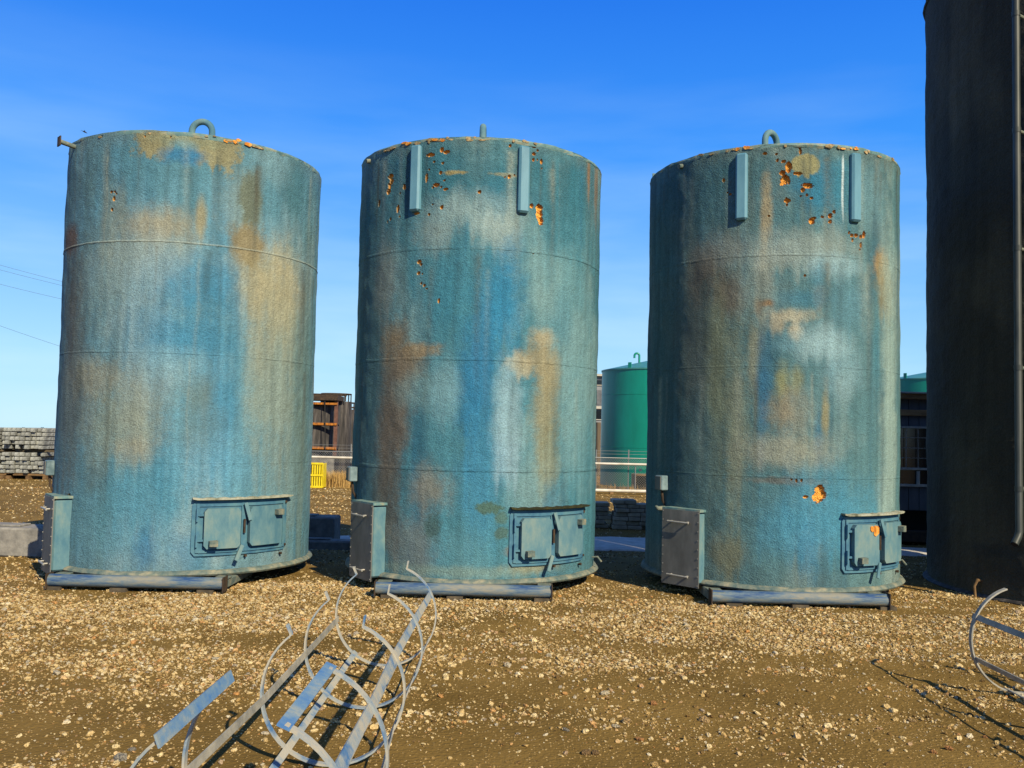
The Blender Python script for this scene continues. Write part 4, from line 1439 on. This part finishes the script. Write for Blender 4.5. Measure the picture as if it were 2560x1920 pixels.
# old snow in the shade
def snow_patch():
    n = 90
    vs_, fs_ = [], []
    ring = []
    for k in range(n):
        a = 2 * PI * k / n
        w = 1 + .22 * math.sin(a * 5 + 1) + .12 * math.sin(a * 11 + 2) + .06 * math.sin(a * 23)
        ring.append((2.6 + 6.4 * math.cos(a) * (1 + .04 * math.sin(a * 9)), 17.0 + 1.05 * math.sin(a) * w))
    for q, (sc, h) in enumerate(((1.0, -.015), (.96, .012), (.85, .03), (.5, .04))):
        for (x, y) in ring:
            X, Y = 2.6 + (x - 2.6) * sc, 17.0 + (y - 17.0) * sc
            vs_.append((X, Y, float(ground_z(X, Y)) + h + random.uniform(-.004, .004)))
    for q in range(3):
        for k in range(n): fs_.append((q * n + k, q * n + (k + 1) % n, (q + 1) * n + (k + 1) % n, (q + 1) * n + k))
    fs_.append(tuple(3 * n + k for k in range(n)))
    mb = MB()
    mb.add(vs_, fs_)
    o = mb.build('snow', M['snow'], None, True)
    tag(o, 'strip of old snow lying in the shade behind the tanks', None, kind='stuff')


snow_patch()


# stack of flat slabs between the middle and right tanks
def slab_stack(x0, y, ncol, rows, label, seed, w=.30, h=.092):
    rd = random.Random(seed)
    root = empty('slab_stack', (x0, y, GZ))
    tag(root, label, 'slab stack')
    base = MB().bbox((ncol * w / 2, 0, .35), (w, .5, .06), .01)
    m0 = None
    for r in range(rows):
        x = rd.uniform(-.05, .05)
        for c in range(ncol):
            ww = w * rd.uniform(.85, 1.12)
            if r == rows - 1 and rd.random() < .4:
                x += ww
                continue
            mb = MB().bbox((x + ww / 2, rd.uniform(-.05, .05), h * (r + .5)), (ww - .012, .55, h - .010), .008)
            mb.build('slab', M['slab'], root)
            x += ww
    return root


slab_stack(1.62, 20.2, 2, 6, 'lower stack of flat grey slabs at the middle tank end of the pair', 3)
slab_stack(2.28, 20.0, 4, 7, 'wider stack of flat grey slabs nearest the right tank', 8)

# weathered timber bundles, far left
def timber_bundle(x0, y, z0, ncol, nrow, cw, ch, label, seed, holes=.06):
    rd = random.Random(seed)
    root = empty('timber_bundle', (x0, y, z0))
    tag(root, label, 'timber bundle', 'bundles of weathered timber')
    meshes = []
    for i in range(3):
        mb = MB().bbox((0, 0, 0), (cw * .94, 2.4, ch * .92), .012)
        o_me = bpy.data.meshes.new('timber')
        o_me.from_pydata([tuple(p) for p in mb.v], [], mb.f)
        o_me.materials.append(M['timber'])
        meshes.append(o_me)
    for r in range(nrow):
        for c in range(ncol):
            if rd.random() < holes * (1.5 if r == nrow - 1 else 1): continue
            o = bpy.data.objects.new('timber', meshes[rd.randrange(3)])
            o.parent = root
            o.location = ((c + .5) * cw + rd.uniform(-.012, .012), rd.uniform(-.12, .12), (r + .5) * ch + rd.uniform(-.006, .006))
            o.rotation_euler = (0, rd.uniform(-.05, .05), rd.uniform(-.01, .01))
            o.scale = (1, 1, rd.uniform(.9, 1.0))
            col.objects.link(o)
    return root


YT = 33.0
zb = GZ + .20
# bundles stand on bearers
xl = at(-60, 1190, YT).x
xm = at(44, 1190, YT).x
xr = at(150, 1190, YT).x
w1, w2 = (xm - xl - .05) / 10, (xr - xm) / 9
timber_bundle(xl, YT, zb, 10, 6, w1, .118, 'lower weathered timber bundle at the left edge, resting on brown bearers', 21, .10)
timber_bundle(xm, YT, zb, 9, 5, w2, .150, 'lower weathered timber bundle of thicker beams beside the leftmost tank', 22, .04)
timber_bundle(xl, YT, zb + .84, 10, 6, w1, .125, 'upper weathered timber bundle at the left edge, stacked on another', 23, .08)
timber_bundle(xm, YT, zb + .86, 9, 5, w2, .150, 'upper weathered timber bundle of thicker beams beside the leftmost tank', 24, .03)
for (x_, z_, lb, seed) in ((xl, GZ, 'brown timber bearer under the thin timber bundle at the left edge', 1), (xm, GZ, 'brown timber bearer under the thick beam bundle by the leftmost tank', 2)):
    b = MB()
    b.bbox((1.0, -1.05, .16), (1.95 if x_ == xl else 1.6, .16, .075), .01)
    b.bbox((1.0, .0, .16), (1.95 if x_ == xl else 1.6, .16, .075), .01)
    b.bbox((1.0, 1.05, .16), (1.95 if x_ == xl else 1.6, .16, .075), .01)
    for xx in (.3, 1.0, 1.6):
        b.box((xx, 0, .06), (.14, 2.4, .118))
    o = b.build('timber_bearer', M['timber_brown'])
    o.location = (x_, YT, z_)
    tag(o, lb, 'bearer')
for (x_, z_) in ((xl, zb + .755), (xm, zb + .765)):
    b = MB()
    for yy in (-.95, .95): b.box((.98, yy, .04), (1.9, .10, .075))
    o = b.build('timber_spacer', M['wood_block'])
    o.location = (x_, YT, z_)
    tag(o, 'thin timber spacer between the bundles at the left edge' if x_ == xl else 'thin timber spacer between the thick beam bundles', 'spacer')
for px_, lb in ((59, 'pale blue pipe stub standing behind the timber bundles, left of its pair'), (106, 'pale blue pipe stub standing behind the timber bundles, nearer the tank')):
    p = at(px_, 1068, 36.0)
    o = MB().tube([(p.x, p.y, GZ), (p.x, p.y, p.z)], .055, 10).build('pipe_post', M['teal'], None, True)
    tag(o, lb, 'post', 'pipe posts behind the timber')

# chain-link fence with white pipe rails, across the back
YF = 32.0
fence = empty('chain_link_fence', (0, YF, GZ))
tag(fence, 'chain-link fence with wire strands running across the yard behind the tanks', 'fence')
X0, X1, FH = -8.4, 9.0, 1.22
nw = MB()
cell = .085
hgt = FH - .06
k = 0
x = X0 - hgt
while x < X1:
    for sgn in (1, -1):
        xa, xb = x, x + hgt
        za, zb2 = (.05, FH - .01) if sgn > 0 else (FH - .01, .05)
        # clip to the fence ends
        if xa < X0:
            t = (X0 - xa) / hgt
            za2 = za + (zb2 - za) * t
            xa2 = X0
        else: xa2, za2 = xa, za
        if xb > X1:
            t = (X1 - xa) / hgt
            zb3, xb2 = za + (zb2 - za) * t, X1
        else: zb3, xb2 = zb2, xb
        if xb2 - xa2 > .02:
            nw.strap([(xa2, .006 * sgn, za2), (xb2, .006 * sgn, zb3)], (0, 1, 0), .0075, .0075)
    x += cell
o = nw.build('wire_mesh', M['wire'], fence)
o['kind'] = 'stuff'
for i, x in enumerate(np.arange(X0, X1 + .1, 2.9)):
    x = float(x) - .15 if i else float(x)
    MB().tube([(x, .03, 0), (x, .03, FH + .02), (x, .03, FH + .28)], [.026, .026, .016], 8).build('fence_post', M['wire'], fence, True)
xp = at(1571, 1180, YF).x
MB().tube([(xp, .03, 0), (xp, .03, FH + .3)], .024, 8).build('fence_post', M['wire'], fence, True)
MB().tube([(X0, 0, FH), (X1, 0, FH)], .018, 8).build('top_rail', M['wire'], fence, True)
for dz in (.12, .23):
    MB().tube([(X0, .03, FH + dz), (X1, .03, FH + dz + .02)], .006, 5).build('barbed_wire', M['wire'], fence)
for z0_, lb, rr, nm in ((at(1550, 1160, YF - .3).z, 'long white guard pipe running level along the front of the fence', .042, 'guard_pipe'), (at(1550, 1227, YF - .9).z, 'long white ground pipe lying on the gravel before the fence', .055, 'ground_pipe')):
    g = empty(nm, (0, YF - .3 if nm == 'guard_pipe' else YF - .9, GZ))
    tag(g, lb, 'pipe')
    xa = X0 if nm == 'guard_pipe' else .6
    MB().tube([(xa, 0, z0_ - GZ), (X1, 0, z0_ - GZ)], rr, 10).build('pipe', M['white_pipe'], g, True)
    if nm == 'guard_pipe':
        for x in np.arange(X0 + 1.2, X1, 5.8):
            MB().tube([(float(x), .05, 0), (float(x), .05, z0_ - GZ - .03)], .02, 8).build('post', M['wire'], g, True)
    else:
        for x in np.arange(1.0, X1, 2.5):
            MB().box((float(x), 0, (z0_ - GZ) / 2 - .02), (.12, .2, max(.02, z0_ - GZ - .05))).build('rest_block', M['timber_brown'], g)


# dry grass
def grass(name, xa, xb, ya, yb, n, h, label):
    vs_, fs_ = [], []
    for _ in range(n):
        x, y = random.uniform(xa, xb), random.uniform(ya, yb)
        hh = h * random.uniform(.45, 1.15)
        a = random.uniform(0, PI)
        dx, dy = math.cos(a) * .008, math.sin(a) * .008
        lx, ly = random.gauss(0, .12) * hh, random.gauss(0, .12) * hh
        b = len(vs_)
        vs_ += [(x - dx, y - dy, GZ - .02), (x + dx, y + dy, GZ - .02), (x + lx * .5 + dx * .7, y + ly * .5 + dy * .7, GZ + hh * .6), (x + lx * .5 - dx * .7, y + ly * .5 - dy * .7, GZ + hh * .6), (x + lx * 1.3, y + ly * 1.3, GZ + hh)]
        fs_ += [(b, b + 1, b + 2, b + 3), (b + 3, b + 2, b + 4)]
    mb = MB()
    mb.add(vs_, fs_)
    o = mb.build(name, M['grass'])
    tag(o, label, None, kind='stuff')


xg0, xg1 = at(800, 1200, YF).x, at(930, 1200, YF).x
grass('dry_grass', xg0, xg1 + .6, YF - .7, YF - .12, 2600, .55, 'tall straw-coloured dry grass along the foot of the chain-link fence')
xg2 = at(1490, 1210, YF).x
grass('dry_grass', xg2, xg2 + 2.4, YF + .1, YF + .5, 170, .32, 'sparse dry grass tufts behind the wire at the green tank')

# yellow slatted bin in front of the fence
xb0, xb1 = at(770, 1200, YF - 1).x, at(810, 1200, YF - 1).x
yb = empty('slatted_bin', ((xb0 + xb1) / 2, YF - 1.0, GZ))
tag(yb, 'bright yellow slatted bin standing before the fence beside the leftmost tank', 'bin')
bw, bh, bdp = xb1 - xb0, at(800, 1156, YF - 1).z - GZ, .5
MB().box((0, .06, bh * .5), (bw - .05, bdp - .1, bh - .06)).build('body', M['timber_brown'], yb)
for i in range(7):
    xx = -bw / 2 + .03 + (bw - .06) * i / 6
    MB().bbox((xx, -bdp / 2 + .04, bh * .5), (.055, .03, bh), .006).build('slat', M['yellow'], yb)
for zz in (.04, bh * .5, bh - .035):
    MB().bbox((0, -bdp / 2 + .012, zz), (bw, .024, .07), .006).build('rail', M['yellow'], yb)
MB().bbox((bw / 2 + .012, 0, bh * .5), (.022, bdp, bh * .96), .006).build('side_panel', M['yellow'], yb)

# dark tanks in rusty frames behind the fence, between left and middle tank
YR = 37.0
ra = empty('framed_tank', (at(790, 1180, YR).x, YR, GZ))
tag(ra, 'dark tank held in a rusty frame with orange cross beams behind the fence', 'tank')
lx = lambda px: at(px, 1100, YR).x - ra.location.x
lz = lambda py: at(800, py, YR).z - GZ
xL, xR_ = lx(735), lx(843)
for (za, zb_) in ((lz(1010), lz(1060)), (lz(1064), lz(1119)), (lz(1127), 0.05)):
    mb = MB()
    n = 22
    cx_, rx_ = (xL + xR_) / 2 - .35, (xR_ - xL) / 2 + .28
    vs_, fs_ = [], []
    for k in range(n + 1):
        a = -PI / 2 + PI * k / n
        vs_ += [(cx_ + rx_ * math.sin(a), .9 - .95 * math.cos(a), min(za, zb_)), (cx_ + rx_ * math.sin(a), .9 - .95 * math.cos(a), max(za, zb_))]
    for k in range(n): fs_.append((2 * k, 2 * k + 2, 2 * k + 3, 2 * k + 1))
    fs_.append(tuple(2 * k + 1 for k in range(n + 1)))
    fs_.append(tuple(2 * k for k in range(n, -1, -1)))
    mb.add(vs_, fs_)
    mb.build('vessel_section', M['black_steel'], ra, True)
for py in (1009, 1060, 1120):
    MB().bbox(((xL + xR_) / 2, -.16, lz(py)), (xR_ - xL, .14, .10), .01).build('cross_beam', M['orange_beam'], ra)
MB().bbox((xR_ - .06, -.10, lz(1060) * .5 + .95), (.14, .14, lz(988) - .9), .01).build('frame_post', M['rust_col'], ra)
MB().bbox((xL + .06, -.10, lz(988) * .5), (.14, .14, lz(988)), .01).build('frame_post', M['rust_col'], ra)
MB().bbox(((xL + xR_) / 2, .3, lz(995)), (xR_ - xL + .1, 1.3, .20), .01).build('frame_head', M['rust_dark'], ra)
rl_ = MB()
for yy, dx in ((-.3, .0), (.9, .12)):
    rl_.tube([(xL + dx, yy, lz(986)), (xR_ + dx + .05, yy, lz(986))], .03, 6)
    for q in range(5):
        xx = xL + dx + (xR_ - xL) * q / 4
        rl_.tube([(xx, yy, lz(1000)), (xx, yy, lz(986))], .025, 6)
rl_.build('guard_rail', M['rust_dark'], ra)
xw = lx(815)
MB().tube([(xw - .05, -.28, lz(990)), (xw, -.30, lz(1060)), (xw + .05, -.28, lz(1158))], .022, 7).build('hanging_hose', M['black_rubber'], ra)
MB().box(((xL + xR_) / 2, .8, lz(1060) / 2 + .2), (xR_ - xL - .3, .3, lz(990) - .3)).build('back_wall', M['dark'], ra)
MB().box(((xL + xR_) / 2 + .06, -.3, lz(1150) / 2), (xR_ - xL - .2, .12, lz(1128))).build('base_wall', M['concrete'], ra)
for i, (pa_, pb_, pt, dy) in enumerate(((844, 872, 1004, 1.2), (870, 893, 1024, 6.5), (884, 920, 1034, 12.0))):
    y_ = YR + dy
    xa, xb = at(pa_, 1100, y_).x, at(pb_, 1100, y_).x
    zt = at(pb_, pt, y_).z - GZ
    rr = (xb - xa) * 1.4
    e = empty('grey_tank', (xb - rr, y_ + rr * .6, GZ))
    tag(e, ['streaked grey tank just behind the rusty frame, nearest of its row', 'streaked grey tank second in the row receding behind the rusty frame', 'streaked grey tank farthest in the row receding behind the rusty frame'][i], 'tank', 'grey tanks receding behind the rusty frame')
    n = 40
    mb = MB()
    mb.add([(rr * math.sin(2 * PI * k / n), -rr * math.cos(2 * PI * k / n), z) for z in (0, zt) for k in range(n)], [(k, (k + 1) % n, n + (k + 1) % n, n + k) for k in range(n)] + [tuple(n + k for k in range(n))])
    mb.build('shell', M['black_steel'], e, True)
    rl_ = MB()
    rl_.tube([((rr * .95) * math.sin(2 * PI * k / 24), -(rr * .95) * math.cos(2 * PI * k / 24), zt + .32) for k in range(25)], .03, 6)
    for k in range(0, 24, 3):
        rl_.tube([((rr * .95) * math.sin(2 * PI * k / 24), -(rr * .95) * math.cos(2 * PI * k / 24), zt) , ((rr * .95) * math.sin(2 * PI * k / 24), -(rr * .95) * math.cos(2 * PI * k / 24), zt + .33)], .025, 6)
    rl_.build('guard_rail', M['rust_dark'], e)


# green tanks
def green_tank(cx_, cy_, rr, zt, label, vent_px=None, lug_az=(), box=True):
    e = empty('green_tank', (cx_, cy_, GZ))
    tag(e, label, 'tank', 'smooth green tanks beyond the fence')
    n = 96
    mb = MB()
    mb.add([(rr * math.sin(2 * PI * k / n), -rr * math.cos(2 * PI * k / n), z) for z in (0, zt) for k in range(n)], [(k, (k + 1) % n, n + (k + 1) % n, n + k) for k in range(n)])
    mb.build('shell', M['green'], e, True)
    mb = MB()
    mb.add([((rr + .03) * math.sin(2 * PI * k / n), -(rr + .03) * math.cos(2 * PI * k / n), zt + z) for z in (-.05, .005) for k in range(n)] + [(0, 0, zt + .55)], [(k, (k + 1) % n, n + (k + 1) % n, n + k) for k in range(n)] + [(n + k, n + (k + 1) % n, 2 * n) for k in range(n)])
    mb.build('roof', M['green_roof'], e)
    if vent_px is not None:
        p = at(vent_px, 912, cy_)
        vx = p.x - cx_
        zc = zt + .50 * (1 - abs(vx) / rr)
        path = [(vx, 0, zc - .1), (vx, 0, zc + .32)]
        for i in range(9):
            t = PI * i / 8
            path.append((vx - .10 + .10 * math.cos(t), 0, zc + .32 + .10 * math.sin(t)))
        path.append((vx - .20, 0, zc + .22))
        MB().tube(path, .045, 10).build('vent_pipe', M['green'], e, True)
    for la in lug_az:
        nl = Vector((math.sin(la), -math.cos(la), 0))
        p = nl * (rr - .02)
        MB().bbox((p.x, p.y, zt + .06), (.16, .03, .34), .01, Matrix((Vector((nl.y * -1, nl.x, 0)), nl * -1, Vector((0, 0, 1)))).transposed()).build('lifting_lug', M['green'], e)
    for z in (zt * .33, zt * .78):
        MB().tube([((rr + .002) * math.sin(2 * PI * k / n), -(rr + .002) * math.cos(2 * PI * k / n), z) for k in range(n + 1)], .008, 5, cap=False).build('weld_seam', M['green'], e, True)
    return e


gy_ = 37.2
gxl = at(1504, 1000, gy_).x
grr = 2.3
ga = math.atan2(gxl, gy_)
gcx = gxl * 1.0 + grr / math.cos(ga) * 1.0
gt1 = green_tank(gcx, gy_, grr, at(1540, 922, gy_ - 1.2).z - GZ, 'tall smooth green tank with a hooked vent between the middle and right blue tanks', 1598, (D(-38),))
gt2 = green_tank(at(2330, 1000, 38.5).x + .6, 38.5, 2.6, at(2280, 944, 36.6).z - GZ, 'smooth green tank top showing above the grey shack by the black tank', None, (D(-62),))
# sign on the fence
p = at(1601, 1175, YF - .06)
o = MB().bbox(p, (.10, .012, .09), .003).build('fence_sign', M['trim_white'])
tag(o, 'small blank white square sign hung on the fence before the green tank', 'sign')
# dark open crate behind the fence, timber beam and a tan crate
p0, p1 = at(1582, 1219, YF + 1.6), at(1640, 1186, YF + 1.6)
cb = empty('open_box', ((p0.x + p1.x) / 2, YF + 1.6, GZ))
tag(cb, 'dark open-fronted wooden box behind the fence at the foot of the green tank', 'box')
w_, h_ = p1.x - p0.x, p1.z - GZ
MB().box((0, .3, h_ / 2), (w_ - .1, .5, h_ - .1)).build('inside', M['dark'], cb)
for (cx_, cz_, sx_, sz_) in ((-w_ / 2 + .03, h_ / 2, .06, h_), (w_ / 2 - .03, h_ / 2, .06, h_), (0, h_ - .03, w_ - .13, .06), (0, .03, w_ - .13, .06)):
    MB().bbox((cx_, 0, cz_), (sx_, .9, sz_), .006).build('board', M['timber_brown'], cb)
p0, p1 = at(1519, 1222, YF + .7), at(1584, 1222, YF + .7)
o = MB().bbox(((p0.x + p1.x) / 2, YF + .7, GZ + .09), (p1.x - p0.x, .2, .16), .01).build('timber_beam', M['timber_brown'])
tag(o, 'brown timber beam lying on the ground just behind the fence', 'beam')
p0, p1 = at(1478, 1218, YF + 1.0), at(1499, 1190, YF + 1.0)
o = empty('wooden_crate', ((p0.x + p1.x) / 2, YF + 1.0, GZ))
tag(o, 'small tan wooden crate behind the fence at the edge of the middle tank', 'crate')
for r in range(4):
    MB().bbox((0, 0, (p1.z - GZ) * (r + .5) / 4), (p1.x - p0.x, .5, (p1.z - GZ) / 4 - .015), .006).build('board', M['trim_wood'], o)

# grey works building in the distance, left of the green tank
YB = 62.0
xa, xb = at(1440, 1000, YB).x, at(1560, 1000, YB).x
bd = empty('works_building', ((xa + xb) / 2, YB, GZ))
tag(bd, 'grey metal-clad building showing at the left of the green tank', 'building')
zz = lambda py: at(1498, py, YB).z - GZ
bwid = xb - xa
MB().box((0, 4, zz(1090) / 2), (bwid, 8, zz(1090))).build('wall', M['corr'], bd)
MB().box((0, 3.98, (zz(1016) + zz(1090)) / 2), (bwid, 8, zz(1016) - zz(1090) - .004)).build('wall', M['corr'], bd)
MB().box((0, 3.99, (zz(940) + zz(1016)) / 2), (bwid, 8, zz(940) - zz(1016) - .004)).build('wall', M['corr'], bd)
for k in range(40):
    xx = -bwid / 2 + .06 + k * bwid / 40
    MB().box((xx, -.05, (zz(975) + zz(1012)) / 2), (.045, .06, zz(975) - zz(1012))).build('cladding_rib', M['corr'], bd)
for (pa_, pb_) in ((950, 962), (1026, 1048)):
    for k in range(5):
        xx = -bwid / 2 + (k + .5) * bwid / 5
        f_ = MB().box((xx, -.03, (zz(pa_) + zz(pb_)) / 2), (bwid / 5 - .15, .05, zz(pa_) - zz(pb_))).build('window', M['glass'], bd)
        MB().box((xx, -.045, zz(pb_) - .03), (bwid / 5 - .1, .09, .05)).build('sill', M['trim_white'], f_)
MB().box((0, -.10, zz(1019)), (bwid, .2, .18)).build('ledge', M['trim_white'], bd)
MB().box((0, -.10, zz(938)), (bwid + .3, .4, .14)).build('roof_edge', M['trim_white'], bd)
p0 = at(1496, 1056, 45.0)
o = MB().tube([(p0.x, 45, GZ), (p0.x, 45, p0.z)], .13, 10).build('timber_post', M['pole'], None, True)
tag(o, 'brown timber post standing behind the fence left of the green tank', 'post')

# grey office shack between the right tank and the black tank
YS = 18.0
xs0 = at(2252, 1100, YS).x - 1.1
xs1 = at(2320, 1100, YS).x + 1.6
sh = empty('site_shack', (xs0, YS, GZ))
tag(sh, 'grey sided site shack with a gridded window behind the black tank', 'shack')
SW = xs1 - xs0
sz = lambda py: at(2283, py, YS).z - GZ
sx = lambda px: at(px, 1100, YS).x - xs0
zb_, zt_ = sz(1276), sz(990)
MB().box((SW / 2, 1.6, (zb_ + zt_) / 2), (SW - .1, 3.1, zt_ - zb_)).build('wall', M['siding'], sh)
wx0, wx1 = sx(2240), sx(2350)
pw = .21
k = 0
x = 0
while x < SW - .02:
    w_ = min(pw, SW - x)
    segs = [(zb_, zt_)]
    if x + w_ > wx0 + .02 and x < wx1 - .02: segs = [(zb_, sz(1216)), (sz(1066), zt_)]
    for (a, b) in segs:
        MB().bbox((x + w_ / 2, .025, (a + b) / 2), (w_ - .012, .03, b - a), .004).build('siding_panel', M['siding'], sh)
    x += w_
MB().bbox((SW / 2, -.06, sz(991)), (SW + .2, .16, .115), .008).build('fascia', M['trim_wood'], sh)
MB().bbox((SW / 2, 1.55, sz(983)), (SW + .3, 3.5, .035), .008).build('roof_edge', M['trim_white'], sh)
MB().bbox((SW / 2, -.02, sz(1032)), (SW, .07, .12), .006).build('trim_board', M['trim_wood'], sh)
wf = MB()
ww, wz0, wz1 = wx1 - wx0, sz(1216), sz(1066)
zm = sz(1172)
for (cx_, cz_, a, b) in (((wx0 + wx1) / 2, wz1 - .02, ww, .04), ((wx0 + wx1) / 2, zm, ww, .045), ((wx0 + wx1) / 2, wz0 + .02, ww + .08, .05)):
    wf.bbox((cx_, -.005, cz_), (a, .07, b), .004)
for xx in (wx0 + .02, wx1 - .02): wf.bbox((xx, -.003, (wz0 + wz1) / 2), (.04, .06, wz1 - wz0 - .09), .004)
wf.bbox((sx(2295), -.003, (wz0 + zm) / 2), (.05, .06, zm - wz0 - .09), .004)
win = wf.build('window', M['trim_white'], sh)
MB().box(((wx0 + wx1) / 2, .035, (wz0 + wz1) / 2), (ww - .05, .012, wz1 - wz0 - .05)).build('pane', M['glass'], win)
gb = MB()
for px_ in (2264, 2294, 2324): gb.box((sx(px_), -.022, (zm + wz1) / 2), (.012, .012, wz1 - zm - .02))
for py in (1094, 1120, 1145): gb.box(((wx0 + wx1) / 2, -.0225, sz(py)), (ww, .013, .012))
gb.build('window_grille', M['galv'], win)
MB().box((SW / 2, 1.5, zb_ / 2), (SW - .3, 2.4, zb_ - .01)).build('skid_base', M['dark'], sh)
MB().bbox((SW / 2, .10, zb_ * .25), (SW - .2, .2, .22), .01).build('skid_beam', M['rust_dark'], sh)

# power lines crossing the sky at the left
YP = 60.0
for (ya, yb_, lb) in ((663, 703, 'thin power line at the upper left, topmost of four'), (675, 713, 'thin power line at the upper left, just below the topmost'), (711, 747, 'thin power line at the upper left, third from the top'), (815, 866, 'thin power line at the upper left, lowest of four')):
    a, b = at(0, ya, YP), at(150, yb_, YP + 3)
    dv = (b - a)
    path = []
    for i in range(-14, 21):
        t = i / 8
        path.append(a + dv * t + Vector((0, 0, .05 * (t - .5) ** 2)))
    o = MB().tube(path, .012, 5).build('power_line', M['cable'])
    tag(o, lb, 'power line', 'power lines at the upper left')
for i, t in enumerate((-1.75, 2.5)):
    a, b = at(0, 663, YP), at(150, 703, YP + 3)
    p = a + (b - a) * t
    if i == 1: p = a + (b - a) * 2.45
    o = MB().tube([(p.x, p.y + .12, GZ), (p.x, p.y + .12, p.z + .3)], [.16, .11], 10).build('utility_pole', M['pole'], None, True)
    tag(o, 'wooden utility pole carrying the power lines, off to the left' if i == 0 else 'wooden utility pole carrying the power lines, hidden behind the leftmost tank', 'pole')

# small bird over the leftmost tank
pb = at(212, 330, 40.0)
bm_ = MB()
bm_.tube([(-.10, 0, .02), (-.05, 0, .005), (0, 0, 0), (.06, 0, -.012), (.11, 0, -.03)], [.006, .022, .03, .02, .006], 8)
bm_.add([(-.03, 0, .02), (.03, 0, .012), (-.03, -.11, .06), (-.08, -.22, .03), (-.03, .11, .06), (-.08, .22, .03), (-.03, 0, .012), (.03, 0, .004)], [(0, 1, 2), (2, 1, 3), (1, 0, 4), (1, 4, 5)])
bm_.add([(-.09, -.02, .02), (-.09, .02, .02), (-.17, .04, .03), (-.17, -.04, .03)], [(0, 1, 2, 3)])
o = bm_.build('bird', M['bird'])
o.location = pb
o.rotation_euler = (R_(25), R_(10), R_(20))
tag(o, 'small dark bird flying above the leftmost tank', 'bird')
